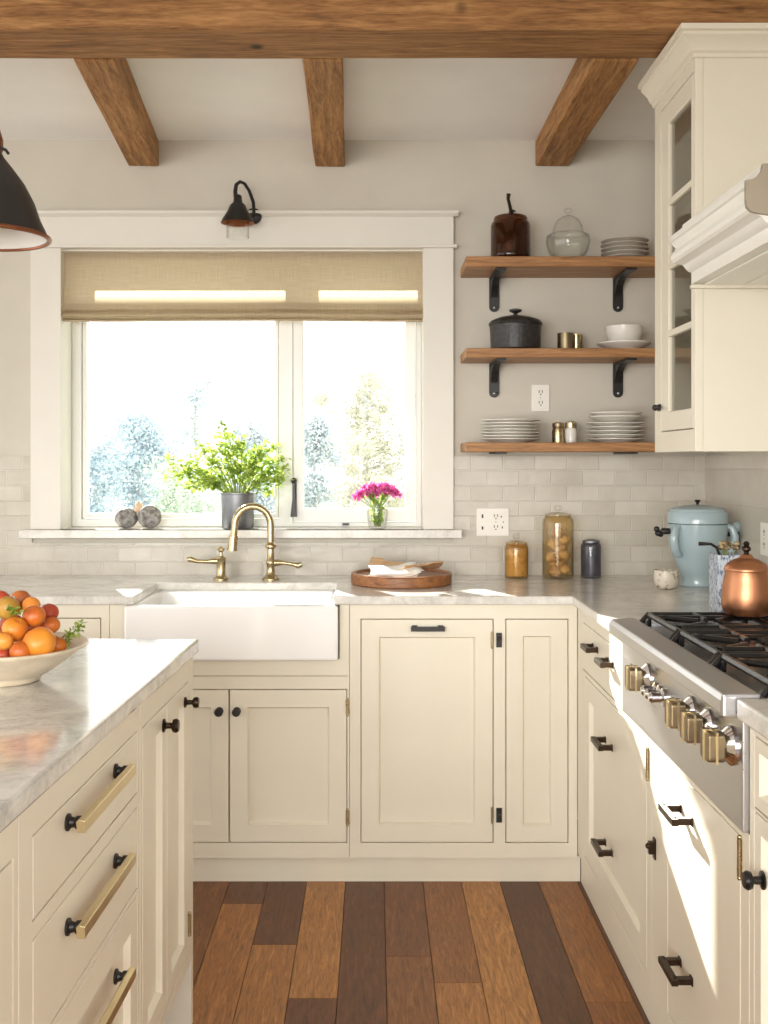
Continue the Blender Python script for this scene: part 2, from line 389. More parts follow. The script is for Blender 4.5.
# roman blind
bl = thing('roman_blind', 'beige linen roman blind half raised across the top of the window', 'window blind', (-.497, 4.085, 1.872))
prof = [(.010, .262), (.004, .20), (.0, .12), (-.004, .072), (-.014, .062), (-.030, .050), (-.034, .044), (-.026, .039), (.002, .040), (.012, .038), (-.004, .034), (-.030, .029), (-.038, .020), (-.024, .013), (.006, .014), (.014, .012), (-.004, .009), (-.018, .004), (-.014, -.002), (.004, .001)]
m = MB(); NX = 60; gr = []
for i in range(NX + 1):
    x = -.6785 + 1.357 * i / NX
    gr.append([m.bm.verts.new((x, y + .004 * mnoise.noise((x * 3, z * 8, 0)), z + .004 * mnoise.noise((x * 2.5, 1.3, z * 2)) * (1 if z < .1 else 0))) for y, z in prof])
for a, b in zip(gr, gr[1:]):
    for k in range(len(prof) - 1): m.bm.faces.new((a[k], b[k], b[k + 1], a[k + 1]))
m.build('fabric', M['linen'], bl, smooth=True, ang=70)
MB().box(-.672, .672, .012, .04, .235, .262).build('headrail', M['white'], bl)
MB().tube([(-.662, .012, .055), (.662, .012, .055)], .004, 8).build('batten', M['linen'], bl)

# ------------------------------------------------------------------ beams
def beam(L, Wd, Ht, axis, mat, seed):
    m = MB(); bmesh.ops.create_cube(m.bm, size=1)
    sc = (L, Wd, Ht) if axis == 'X' else (Wd, L, Ht)
    cuts = int(L / .08)
    ed = [e for e in m.bm.edges if abs((e.verts[0].co - e.verts[1].co)['XY'.index(axis)]) > .5]
    bmesh.ops.subdivide_edges(m.bm, edges=ed, cuts=cuts)
    bmesh.ops.transform(m.bm, matrix=Matrix.Diagonal((*sc, 1)), verts=m.bm.verts[:])
    for v in m.bm.verts: v.co += Vector(mnoise.noise_vector(v.co * 3.1 + Vector((seed, seed, seed)))) * .003
    return m
tag(beam(3.0, .205, .16, 'X', M['beam'], 1).build('ceiling_beam', M['beam'], None, (-.26, 2.882, 2.534), bevel=.006), 'large rough-hewn brown beam spanning the top of the picture, crossing the others', 'ceiling beam')
for (xa, xb, w, lab) in ((-.775, -.868, .112, 'narrow rough wooden joist nearest the pendant lamp, left of three'), (-.146, -.169, .110, 'narrow rough wooden joist in the middle, above the window latch side'), (.667, .662, .125, 'narrow rough wooden joist on the right, above the open shelves')):
    o = beam(1.075, w, .098, 'Y', M['beamY'], xa * 9).build('ceiling_joist', M['beamY'], None, ((xa + xb) / 2, 3.527, 2.4995), bevel=.005)
    o.rotation_euler.z = math.atan2(xa - xb, 1.08); tag(o, lab, 'ceiling beam', 'joists between the large beam and the wall')

# ------------------------------------------------------------------ cabinetry
GAP = .0028
def knob_mb(x, z, r=.0135, out=.03):
    mt = Matrix.Translation((x, 0, z)) @ Matrix.Rotation(PI / 2, 4, 'X')
    return MB().lathe([(0, 0), (r * .95, 0), (r * .95, .003), (r * .45, .006), (r * .4, out * .5), (r * .9, out * .62), (r, out * .8), (r * .8, out * .96), (0, out)], seg=20, mat=mt)
def bar_mb(xa, xb, z, out=.036, t=.0068):
    m = MB()
    m.box(xa - .004, xb + .004, -out - t, -out + t, z - t, z + t)
    for x in (xa + .008, xb - .008):
        m.box(x - t, x + t, -out, -.001, z - t, z + t).box(x - .009, x + .009, -.004, -.0008, z - .009, z + .009)
    return m
def hinge_mb(x, z, hh=.03, hw=.0065):
    m = MB().tube([(x, -.003, z - hh), (x, -.003, z + hh)], .0045, 10).ball((x, -.003, z + hh + .003), .0045).ball((x, -.003, z - hh - .003), .0045)
    return m.box(x - hw, x + hw, -.0015, -.0003, z - hh, z + hh)
def latch_mb(x, z, hh=.023):
    return MB().box(x - .009, x + .009, -.004, -.0005, z - hh, z + hh).box(x - .006, x + .006, -.016, -.004, z - .012, z + .016).ball((x, -.016, z + .006), .007)
class Cab:
    def __init__(s, name, label, loc, rz, Wd, D, z0, z1, mat, fronts, notch=(), carc=None, toe=.04, tx=.0006, seams=(), cat='cabinet'):
        s.root = thing(name, label, cat, loc, rz); s.mat = mat
        c = MB()
        for b in (carc or [(0.0005, Wd - .0005, z0, z1)]): c.box(b[0], b[1], .0212, D, b[2], b[3])
        c.build('carcass', mat, s.root)
        holes = [(f[1] - GAP, f[2] + GAP, f[3] - GAP, f[4] + GAP) for f in fronts] + list(notch) + list(seams)
        MB().holed(0.0006, Wd - .0006, z0, z1, holes, 0, .021, XZ).build('face_frame', mat, s.root, bevel=.0008)
        if toe: MB().box(tx, Wd - .0006, toe, toe + .016, .001, z0 - .0005).build('toe_kick', mat, s.root)
        s.f = []
        for f in fronts:
            kind, a, b, zl, zh, fw = f[:6]
            lp = [(0, .0205), (0, .0012), (.0012, 0)]
            if fw: lp += [(fw, 0), (fw + .0015, .003), (fw + .006, .0125)]
            s.f.append(MB().front(a, b, zl, zh, lp).build(kind, mat, s.root))
    def put(s, mb, name, mat, i=None, **k): return mb.build(name, mat, s.f[i] if i is not None else s.root, **k)
YF = 3.45; ZB = .083; ZTOP = .892
def B(x): return x
# left cabinet
struct(MB().box(-1.75, .657, 3.470, 3.4995, .001, ZB - .001).build('baseboard_back', M['cream']))
x0 = -1.75
c = Cab('base_cabinet', 'cream base cabinet in the corner left of the sink, mostly behind the fruit bowl', (x0, YF, 0), 0, -.845 - x0, .61, ZB, ZTOP, M['cream'], toe=None, fronts=[('door', -1.30 - x0, -.8625 - x0 - .012, .134, .845, .06), ('door', -1.72 - x0, -1.31 - x0, .134, .845, .06)])
c.put(knob_mb(-1.24 - x0, .62), 'knob', M['black'], 0, smooth=True); c.put(knob_mb(-1.36 - x0, .62), 'knob', M['black'], 1, smooth=True)
# sink cabinet
x0 = -.845
c = Cab('sink_cabinet', 'cream two-door cabinet under the white apron sink', (x0, YF, 0), 0, -.081 - x0, .61, ZB, ZTOP, M['cream'], toe=None, fronts=[('door', -.80 - x0, -.4665 - x0, .134, .618, .055), ('door', -.4615 - x0, -.0847 - x0 - .006, .134, .618, .055)],
        notch=[(-.790 - x0, -.113 - x0, .717, 1)], carc=[(.0005, .763, ZB, .70), (.0005, .05, .70, ZTOP), (.736, .763, .70, ZTOP)], seams=[(.045, .759, .6615, .6632)])
c.put(knob_mb(wx(219.5, YF) - x0, wz(711, YF)), 'knob', M['black'], 0, smooth=True); c.put(knob_mb(wx(237, YF) - x0, wz(711, YF)), 'knob', M['black'], 1, smooth=True)
for py in (707, 817): c.put(hinge_mb(wx(347.5, YF) - x0, wz(py, YF), .022), 'hinge', M['brass'], 1, smooth=True)
# dishwasher-front cabinet
x0 = -.081
c = Cab('base_cabinet', 'wide cream base cabinet right of the sink with one broad and one narrow door', (x0, YF, 0), 0, .6445 - x0, .61, ZB, ZTOP, M['cream'], toe=None, fronts=
        [('door', -.043 - x0, .3746 - x0, .134, .842, .055), ('door', .418 - x0, .613 - x0, .134, .842, .052)])
c.put(bar_mb(wx(412, YF) - x0, wx(443, YF) - x0, wz(628, YF), .022, .007), 'pull', M['black'], 0)
for py in (640, 815):
    c.put(hinge_mb(wx(492.0, YF) - x0, wz(py, YF), .02, .004), 'hinge', M['brass'], 0, smooth=True); c.put(latch_mb(wx(499, YF) - x0, wz(py, YF)), 'latch', M['black'])
# right-hand run (faces -X); local x runs toward the camera
XF = .645; RZ = -PI / 2
def RY(Y, Y0): return Y0 - Y
Y0 = 3.449
c = Cab('drawer_cabinet', 'cream drawer cabinet on the right, between the corner and the range', (XF, Y0, 0), RZ, Y0 - 2.526, .595, .10, ZTOP, M['cream'], toe=.014, tx=-.0195, fronts=
        [('drawer', RY(3.36, Y0), RY(2.845, Y0), .704, .845, 0), ('drawer', RY(3.33, Y0), RY(2.575, Y0), .134, .684, .062)],
        notch=[(RY(2.787, Y0), 3, .704, 2)], carc=[(.0005, Y0 - 2.527, .10, .703), (.0005, RY(2.788, Y0), .703, ZTOP)])
for Y, z in ((3.17, .80), (2.97, .795)): c.put(bar_mb(RY(Y, Y0) - .04, RY(Y, Y0) + .04, z, .03), 'pull', M['bronze'], 0, bevel=.001)
for Y, z in ((2.985, .569), (2.985, .283)): c.put(bar_mb(RY(Y, Y0) - .05, RY(Y, Y0) + .05, z, .034), 'pull', M['bronze'], 1, bevel=.001)
c.put(hinge_mb(RY(2.555, Y0), .634, .033), 'hinge', M['brass'], smooth=True)
Y0 = 2.526
c = Cab('range_base_cabinet', 'cream cabinet below the range with two dark pulls, crossed by a strip of sun', (XF, Y0, 0), RZ, Y0 - 1.868, .595, .10, .704, M['cream'], toe=.014, fronts=
        [('door', RY(2.387, Y0), RY(1.915, Y0), .134, .684, 0)])
for Y, z in ((2.245, .616), (2.245, .292)): c.put(bar_mb(RY(Y, Y0) - .05, RY(Y, Y0) + .05, z, .038), 'pull', M['bronze'], 0, bevel=.001)
c.put(latch_mb(RY(2.495, Y0), .456, .024), 'latch', M['bronze']); c.put(hinge_mb(RY(1.909, Y0), .65, .033), 'hinge', M['brass'], 0, smooth=True)
Y0 = 1.866
c = Cab('near_cabinet', 'cream cabinet nearest the camera on the right edge with one round dark knob', (XF, Y0, 0), RZ, Y0 - .9, .595, .10, .9025, M['cream'], toe=.014, fronts=
        [('drawer', RY(1.842, Y0), RY(1.30, Y0), .762, .88, .022), ('door', RY(1.842, Y0), RY(1.30, Y0), .134, .752, .03)])
c.put(knob_mb(RY(1.80, Y0), .652, .016, .034), 'knob', M['enamel'], 1, smooth=True)

# worktops
ct = MB().holed(-1.75, XR - .011, 2.79, YW - .011, [(-2, .622, 2, 3.418), (-.762, -.132, 3, 3.80)], .893, .920, XY)
tag(ct.build('worktop', M['marble'], bevel=.004), 'long grey-veined marble worktop along the window wall and into the right corner', 'countertop')
tag(MB().box(.622, XR - .011, .85, 1.866, .904, .940).build('worktop', M['marble'], bevel=.005), 'short marble worktop on the near right beyond the range', 'countertop')

# apron sink
sk = thing('apron_sink', 'white farmhouse sink with a deep apron front set under the window', 'sink', (-.4515, 3.395, .72))
m = MB(); rings = []
def rect(x, ya, yb, z): return [m.bm.verts.new(p) for p in ((-x, ya, z), (x, ya, z), (x, yb, z), (-x, yb, z))]
L = [rect(.3355, 0, .45, 0), rect(.3355, 0, .45, .1725), rect(.305, .035, .425, .1725), rect(.295, .05, .405, .03)]
for a, b in zip(L, L[1:]):
    for k in range(4): m.bm.faces.new((a[k], a[(k + 1) % 4], b[(k + 1) % 4], b[k]))
m.bm.faces.new(L[0]); m.bm.faces.new(L[-1])
m.build('basin', M['porcelain'], sk, bevel=.008)
MB().lathe([(0, 0), (.04, 0), (.04, .003), (.02, .004), (0, .002)], (0, .24, .0305)).build('drain', M['brass'], sk, smooth=True)

# ------------------------------------------------------------------ island (slightly turned)
IRZ = math.radians(90 - 1.68)
isl_o = Vector((-.4254, 2.62, 0))
def ip(d, back=0):   # point d metres toward the camera from the far corner, 'back' metres in from the counter edge
    a = math.radians(-1.68)
    return (isl_o.x + d * math.sin(a) - back * math.cos(a), isl_o.y - d * math.cos(a) - back * math.sin(a), 0)
top = MB().box(-1.75, 0, 0, 1.05, .886, .918)
o = top.build('worktop', M['marbleI'], None, ip(0), bevel=.005); o.rotation_euler.z = IRZ
tag(o, 'polished grey-veined marble slab on the island under the fruit bowl', 'countertop')
def icab(name, label, Ya, Yb, fronts, **k):   # local x from near (Ya) to far (Yb)
    d = 2.62 - Ya
    return Cab(name, label, ip(d, .011), IRZ, Yb - Ya, .98, .16, .885, M['isl'], [(f[0], f[1] - Ya, f[2] - Ya) + f[3:] for f in fronts], toe=None, **k)
c = icab('island_cabinet', 'cream island cabinet at the far end with two slim doors and dark knobs', 2.087, 2.603, [('door', 2.106, 2.318, .188, .828, .042), ('door', 2.322, 2.542, .188, .828, .042)])
MB().box(.492, .515, .0, .98, .001, .1595).build('foot_panel', M['isl'], c.root)
c.put(knob_mb(2.285 - 2.087, .79, .015, .034), 'knob', M['bronze'], 0, smooth=True); c.put(knob_mb(2.505 - 2.087, .79, .013, .034), 'knob', M['bronze'], 1, smooth=True)
c.put(hinge_mb(2.546 - 2.087, .26, .022), 'hinge', M['brass'], 1, smooth=True)
c = icab('drawer_cabinet', 'cream island drawer stack with three long brass bar pulls', 1.433, 2.085, [('drawer', 1.489, 2.064, .718, .832, 0), ('drawer', 1.489, 2.064, .537, .688, 0), ('drawer', 1.489, 2.064, .188, .520, .05)])
def long_pull(i, z, ya=1.636, yb=1.905):
    bar = MB().prism([(-.033, z - .010), (-.021, z - .010), (-.019, z + .006), (-.023, z + .010), (-.033, z + .008)], ya - 1.433 - .018, yb - 1.433 + .018, YZ)
    b = c.put(bar, 'bar_pull', M['barbrass'], i, bevel=.001)
    for y in (ya, yb):
        x = y - 1.433
        mt = Matrix.Translation((x, 0, z)) @ Matrix.Rotation(PI / 2, 4, 'X')
        MB().lathe([(0, .0005), (.013, .0005), (.013, .004), (.009, .006), (.007, .012), (.010, .015), (.010, .022), (.006, .026), (0, .026)], seg=16, mat=mt).build('post', M['black'], b, smooth=True)
long_pull(0, .803); long_pull(1, .645); long_pull(2, .442)
c = icab('island_cabinet', 'cream island cabinet on the left edge of the picture, nearest the camera', .93, 1.431, [('door', .96, 1.41, .188, .828, .05)])
c.put(knob_mb(.99 - .93, .7), 'knob', M['bronze'], 0, smooth=True)
MB().box(.0, .023, .0, .98, .001, .1595).build('foot_panel', M['isl'], c.root)

# ------------------------------------------------------------------ range
RY0, RY1 = 1.8695, 2.782
rg = thing('gas_range', 'stainless gas range with bronze square knobs and black grates on the right', 'stove', (.64, (RY0 + RY1) / 2, .706))
LW = (RY1 - RY0) / 2
def R_(mb, name, mat, parent=rg, **k): return mb.build(name, mat, parent, **k)
R_(MB().box(-.006, .585, -LW, LW, 0, .214), 'control_panel', M['steel'], bevel=.003)
R_(MB().prism([(-.040, .202), (-.040, .226), (-.032, .236), (.026, .240), (.026, .215), (-.005, .215), (-.008, .202)], -LW + .012, LW, lambda u, v, w: (u, w, v)), 'bullnose_rail', M['steel'], bevel=.003)
R_(MB().box(-.041, .026, -LW - .001, -LW + .0118, .198, .2405), 'end_cap', M['steel'], bevel=.005)
R_(MB().holed(.027, .585, -LW, LW, [(.034, .575, -LW + .012, LW - .012)], .2142, .232, XY)  .box(.034, .575, -LW + .012, LW - .012, .2142, .220), 'hob_plate', M['steel'])
GZ = .258
gw = (2 * LW - .03) / 3
def grate(yc):
    g = MB(); t = .0074
    ya, yb = yc - gw / 2 + .003, yc + gw / 2 - .003; xa, xb = .037, .567
    def bar(p, q, r=t): g.tube([p, q], r, 6)
    zt = GZ - t
    for y in (ya + t, yb - t): g.tube([(xa, y, zt - .02), (xa + .015, y, zt), (xb - .015, y, zt), (xb, y, zt - .02)], t, 6)
    for x in (xa + .02, (xa + xb) / 2, xb - .02): bar((x, ya, zt), (x, yb, zt))
    for x in (xa + .02, xb - .02, (xa + xb) / 2):
        for y in (ya + t, yb - t): bar((x, y, .2205), (x, y, zt), .006)
    for q in (-.26, .26): bar((xa + .02, yc + q * gw, zt), (xb - .02, yc + q * gw, zt))
    for xc in (xa + .133, xb - .133):
        for k in range(4):
            a = PI / 4 + k * PI / 2
            bar((xc + .03 * math.cos(a), yc + .03 * math.sin(a), zt), (xc + .14 * math.cos(a), yc + .125 * math.sin(a), zt))
        bar((xc, ya, zt), (xc, yc - .035, zt)); bar((xc, yb, zt), (xc, yc + .035, zt))
    return g
for k in range(3):
    yc = -LW + .015 + gw * (k + .5)
    R_(grate(yc), 'grate', M['enamel'], smooth=True, ang=50)
    for xc in (.183, .434):
        b = R_(MB().lathe([(.052, 0), (.050, .008), (.03, .012), (.03, .016), (0, .016)], (xc, yc, .2203), 24), 'burner', M['knobbrass'], smooth=True)
        MB().lathe([(0, .0162), (.036, .0162), (.038, .020), (.034, .025), (0, .026)], (xc, yc, .2203), 24).build('burner_cap', M['enamel'], b, smooth=True)
def range_knob(y, z=.137, small=False, big=1.0):
    if small:
        mt = Matrix.Translation((-.006, y, z)) @ Matrix.Rotation(-PI / 2, 4, 'Y')
        k = R_(MB().lathe([(0, 0), (.02, 0), (.02, .006), (.010, .010), (.012, .03), (.008, .036), (0, .037)], seg=18, mat=mt), 'small_knob', M['chrome'], smooth=True); return
    mt = Matrix.Translation((-.006, y, z)) @ Matrix.Rotation(-PI / 2, 4, 'Y')
    bz = R_(MB().lathe([(0, 0), (.036, 0), (.036, .004), (.028, .012), (.022, .018), (.0, .018)], seg=28, mat=mt), 'bezel', M['chrome'], smooth=True)
    e = .0265 * big; o2 = .030
    kb = MB().prism([(-e, -e * .8), (-e * .8, -e), (e * .8, -e), (e, -e * .8), (e, e * .8), (e * .8, e), (-e * .8, e), (-e, e * .8)], -.024, -.024 - o2, lambda u, v, w: (w, y + u, z + v)).build('knob', M['knobbrass'], bz, bevel=.003)
    MB().box(-.024 - o2 - .0025, -.026, y - .002, y + .002, z - e - .0015, z + e + .0015).box(-.0415, -.0375, y - e - .0016, y + e + .0016, z - e - .0016, z + e + .0016).build('indicator_band', M['barbrass'], kb)
YM = (RY0 + RY1) / 2
for Y in (2.52, 2.17, 2.06, 1.93): range_knob(Y - YM)
for Y in (2.44, 2.405, 2.37): range_knob(Y - YM, .125, True)

# copper pot on the range
cp = thing('copper_pot', 'polished copper lidded pot standing on the back of the hob', 'pot', (.925, 2.70, .706 + GZ + .0006))
MB().lathe([(0, 0), (.046, 0), (.054, .004), (.0605, .022), (.060, .05), (.056, .08), (.0505, .108), (.0515, .112), (.049, .112), (.048, .105), (.055, .07), (.057, .03), (.045, .006), (0, .004)], seg=40).build('body', M['copper'], cp, smooth=True, ang=60)
MB().lathe([(.0505, .1122), (.054, .1125), (.054, .116), (.046, .128), (.030, .138), (.018, .142), (.013, .150), (0, .150)], seg=40).build('lid', M['copper'], cp, smooth=True)
MB().lathe([(0, .150), (.008, .150), (.006, .156), (.011, .162), (.011, .167), (.006, .172), (.008, .177), (.004, .183), (0, .184)], seg=20).build('lid_knob', M['bronze'], cp, smooth=True)

# ------------------------------------------------------------------ hood mantel
hd = thing('range_hood', 'white moulded hood mantel projecting over the range at upper right', 'range hood', (.8075, 2.484, 1.795))
HY0, HY1 = 2.205, 2.767
f_h = lambda u, v, w: (u - .8075, w - 2.484, v - 1.795)
MB().box(0, .425, -.55, .283, .004, .13).build('mantel_body', M['hood'], hd)
crown = [(.8072, 1.828), (.800, 1.830), (.792, 1.838), (.786, 1.846), (.776, 1.850), (.762, 1.852), (.756, 1.858), (.754, 1.868), (.757, 1.876), (.764, 1.882), (.767, 1.890), (.760, 1.896), (.757, 1.902), (.750, 1.904), (.750, 1.917), (.765, 1.919), (.775, 1.925), (.783, 1.936), (.785, 1.950), (.8072, 1.950)]
MB().prism(crown, HY0, HY1, f_h).build('crown_moulding', M['hood'], hd, smooth=True, ang=30)
MB().prism([(.8072, 1.846), (.775, 1.850), (.762, 1.853), (.753, 1.862), (.751, 1.875), (.751, 1.917), (.765, 1.919), (.775, 1.925), (.783, 1.936), (.785, 1.950), (.8072, 1.950)], HY0 - .012, HY0 - .0005, f_h).build('end_cap', M['capshade'], hd)
m = MB()
for k in range(4): m.box(.03 + k * .098, .125 + k * .098, -.54, .28, -.001, .0035)
m.build('underside_planks', M['hood'], hd, bevel=.002)
MB().box(-.004, .42, .268, .283, -.008, .0).build('underside_bead', M['cream'], hd)

# ------------------------------------------------------------------ tall wall cabinet
CX, CY0, CY1, CZ0, CZ1 = .818, 2.769, 3.168, 1.372, 2.383
wc = thing('wall_cabinet', 'tall cream wall cabinet with a glazed door and crown moulding at top right', 'cabinet', (CX, (CY0 + CY1) / 2, CZ0))
cm = (CY0 + CY1) / 2
f_c = lambda u, v, w: (w - CX, u - cm, v - CZ0)
DX = XR - .001
m = MB(); t = .018
m.box(.0205, DX - CX, CY0 - cm, CY0 - cm + t, 0, CZ1 - CZ0).box(.0205, DX - CX, CY1 - cm - t, CY1 - cm, 0, CZ1 - CZ0)
m.box(.0205, DX - CX, CY0 - cm + t, CY1 - cm - t, 0, t).box(.0205, DX - CX, CY0 - cm + t, CY1 - cm - t, CZ1 - CZ0 - t, CZ1 - CZ0).box(DX - CX - .01, DX - CX, CY0 - cm + t, CY1 - cm - t, t, CZ1 - CZ0 - t)
m.build('carcass', M['cream'], wc)
def py2z(py): return wz(py, (668 - VX) and CX * F / (668 - VX))
Yg0, Yg1 = CX * F / (691 - VX), CX * F / (668.5 - VX)
DY0, DY1 = 2.788, 3.098
zs = [py2z(p) for p in (415, 334, 267, 203, 121)]
DZ0, DZ1 = 1.432, 2.345
MB().holed(CY0, CY1, CZ0, CZ1, [(DY0 - .0025, DY1 + .0025, DZ0 - .0025, DZ1 + .0025)], CX, CX + .0203, f_c).build('face_frame', M['cream'], wc, bevel=.001)
mt_ = .009
holes = [(Yg0, Yg1, zs[i] + mt_, zs[i + 1] - mt_) for i in range(4)]
dr = MB().holed(DY0, DY1, DZ0, DZ1, holes, CX, CX + .020, f_c).build('door', M['cream'], wc, bevel=.0025)
for hh in holes:
    MB().prism([(hh[0] - .001, hh[2] - .001), (hh[1] + .001, hh[2] - .001), (hh[1] + .001, hh[3] + .001), (hh[0] - .001, hh[3] + .001)], CX + .009, CX + .012, f_c).build('pane', M['cabglass'], dr)
lx = MB().box(-.004, -.0005, DY1 - cm + .004, DY1 - cm + .026, .118, .138).box(-.012, -.004, DY1 - cm - .014, DY1 - cm + .020, .123, .133).ball((-.014, DY1 - cm + .012, .128), .009).ball((-.012, DY1 - cm - .012, .128), .007)
lx.build('latch', M['black'], dr, smooth=True)
sh = [1.70, 2.03]
for z in sh: MB().box(.03, DX - CX - .012, CY0 - cm + t + .001, CY1 - cm - t - .001, z - CZ0 - .009, z - CZ0 + .009).build('inner_shelf', M['cream'], wc)
cr = [(0, 2.376), (-.006, 2.378), (-.008, 2.386), (-.015, 2.391), (-.020, 2.404), (-.034, 2.419), (-.040, 2.423), (-.040, 2.431), (-.049, 2.433), (-.049, 2.447), (.02, 2.447)]
# crown: mitred round front and near side
m = MB()
def cring(fn): return [m.bm.verts.new(fn(a, b)) for a, b in cr]
A_ = cring(lambda a, b: (a, CY1 - cm, b - CZ0)); Bc = cring(lambda a, b: (a, CY0 - cm + a, b - CZ0)); Cc = cring(lambda a, b: (DX - CX, CY0 - cm + a, b - CZ0))
# keep inner return points on the cabinet
for ring in (A_, Bc, Cc):
    pass
for P, Q in ((A_, Bc), (Bc, Cc)):
    for k in range(len(cr) - 1): m.bm.faces.new((P[k], Q[k], Q[k + 1], P[k + 1]))
m.bm.faces.new(A_); m.bm.faces.new(list(reversed(Cc)))
m.build('crown_moulding', M['cream'], wc, smooth=True, ang=28)
MB().box(.0005, DX - CX, CY0 - cm, CY1 - cm, CZ1 - CZ0 + .0005, 2.44 - CZ0).build('top_panel', M['cream'], wc)

# things inside the wall cabinet
def goblet(): return MB().lathe([(0, 0), (.030, 0), (.030, .003), (.006, .008), (.005, .06), (.012, .07), (.032, .10), (.034, .13), (.028, .165), (.0265, .165), (.032, .13), (.030, .10), (0, .072)], seg=24)
base_z = {0: CZ0 + t + .0008, 1: 1.7098, 2: 2.0398}
spots = [(.93, 2.90, 0, 'clear goblet on the lowest level inside the glazed cabinet, nearer the hood'), (.93, 3.02, 0, 'clear goblet on the lowest level inside the glazed cabinet, nearer the corner'),
         (.92, 2.93, 1, 'clear goblet on the middle shelf inside the glazed cabinet'), (.92, 2.96, 2, 'clear goblet on the top shelf inside the glazed cabinet')]
gob = None
for (x, y, lv, lab) in spots:
    if gob is None:
        gob = goblet().build('goblet', M['glass'], None, (x, y, base_z[lv]), smooth=True); tag(gob, lab, 'glass', 'goblets inside the glazed cabinet')
    else: dup(gob, (x, y, base_z[lv]), lab)
tag(MB().lathe([(0, 0), (.03, 0), (.033, .004), (.05, .05), (.058, .09), (.055, .09), (.046, .05), (.028, .008), (0, .008)], seg=28).build('bowl', M['plate_grey'], None, (1.06, 2.97, base_z[1]), smooth=True), 'grey bowl behind the goblet on the middle shelf of the glazed cabinet', 'bowl')

# ------------------------------------------------------------------ open shelves
SH = [(2.069, .036, 'top'), (1.745, .033, 'middle'), (1.412, .033, 'bottom')]
for (z, th, nm) in SH:
    m = MB(); bmesh.ops.create_cube(m.bm, size=1)
    bmesh.ops.transform(m.bm, matrix=Matrix.Diagonal((XR - .323, .245, th, 1)), verts=m.bm.verts[:])
    tag(m.build('wall_shelf', M['shelf'], None, ((.321 + XR) / 2 - .001, YW - .124, z - th / 2), bevel=.003), nm + ' one of the three open wooden shelves right of the window', 'shelf', 'open wooden shelves')
def bracket(leg=.128, flat=False):
    m = MB(); w = .019
    m.box(-w, w, -.225, -.002, -.0075, -.0005)
    if not flat:
        m.box(-w, w, -.0085, -.0015, -leg + .019, -.0075)
        m.prism([(w * math.cos(math.radians(a)), -leg + .019 + w * math.sin(math.radians(a))) for a in range(180, 361, 20)], -.0085, -.0015, XZ)
        pts = [(-.0085, -.075)] + [(-.0085 - .13 + .13 * math.cos(math.radians(a)), -.0075 - .075 + .0749 * math.sin(math.radians(a)) - 0) for a in range(10, 91, 16)] + [(-.0085, -.0076)]
        m.prism(pts, -.013, .013, YZ)
    return m
for (z, th, nm) in SH:
    for x, sd in ((.447, 'left'), (.911, 'right')):
        o = bracket(flat=(nm == 'bottom')).build('shelf_bracket', M['black'], None, (x, YW if nm != 'bottom' else YW - .0105, z - th), bevel=.001)
        if nm != 'bottom': MB().ball((0, -.009, -.112), .0045, (1, .5, 1), 10, 8).build('screw', M['steel'], o, smooth=True)
        tag(o, 'black iron bracket under the %s end of the %s shelf' % (sd, nm), 'shelf bracket', 'black shelf brackets')

ORD = ['topmost', 'second from the top', 'third from the top', 'fourth from the top', 'fifth from the top', 'sixth from the top', 'seventh from the top', 'eighth from the top', 'ninth from the top']
def plate_mb(r, hgt=.016): return MB().lathe([(0, 0), (r * .56, 0), (r * .6, hgt * .22), (r * .95, hgt * .66), (r, hgt * .76), (r, hgt * .88), (r * .97, hgt * .92), (r * .62, hgt * .48), (0, hgt * .42)], seg=40)
def stack(n, r, step, x, y, z, mat, where, group, jit=.002, kind='plate'):
    rr = random.Random(int(x * 1000)); src = None
    for i in range(n):
        lab = '%s, %s in the stack %s' % (kind, ORD[n - 1 - i], where)
        p = (x + rr.uniform(-jit, jit), y + rr.uniform(-jit, jit), z + .0006 + i * step)
        if src is None: src = tag(plate_mb(r).build('plate', mat, None, p, smooth=True), lab, 'plate', group)
        else: dup(src, p, lab)
YS = 3.94; s_ = F / YS
zt = SH[0][0]; zm = SH[1][0]; zb = SH[2][0]
stack(5, 23.5 / s_, .0155, wx(624.5, YS), YS, zt, M['plate_grey'], 'on the top shelf', 'plates on the top shelf', kind='pale grey plate')
stack(7, 29.5 / s_, .0115, wx(510, YS), YS, zb, M['plate'], 'at the left of the bottom shelf', 'left plates on the bottom shelf', kind='white plate')
stack(5, 29.0 / s_, .0145, wx(615.5, YS), YS, zb, M['plate'], 'at the right of the bottom shelf', 'right plates on the bottom shelf', kind='white plate')
zz = zb + .0006 + 4 * .0145 + .0165
for i in range(2):
    o = MB().lathe([(0, 0), (.055, 0), (.062, .004), (.094, .018), (.096, .022), (.093, .022), (.055, .007), (0, .006)], seg=40).build('shallow_bowl', M['plate'], None, (wx(615.5, YS), YS, zz + i * .0135), smooth=True)
    tag(o, ('lower' if i == 0 else 'upper') + ' shallow white bowl resting on the right plate stack of the bottom shelf', 'bowl', 'shallow bowls on the bottom shelf')
# middle shelf bowl and saucer
xb = wx(624, YS)
tag(plate_mb(.096, .034).build('saucer', M['plate'], None, (xb, YS, zm + .0006), smooth=True), 'wide white saucer under the bowl at the right of the middle shelf', 'saucer')
tag(MB().lathe([(0, 0), (.034, 0), (.036, .004), (.055, .02), (.066, .05), (.068, .072), (.065, .072), (.062, .05), (.05, .022), (.03, .010), (0, .009)], (0, 0, .0), 40).build('bowl', M['plate'], None, (xb, YS, zm + .0006 + .0168), smooth=True), 'deep white bowl standing in a saucer at the right of the middle shelf', 'bowl')
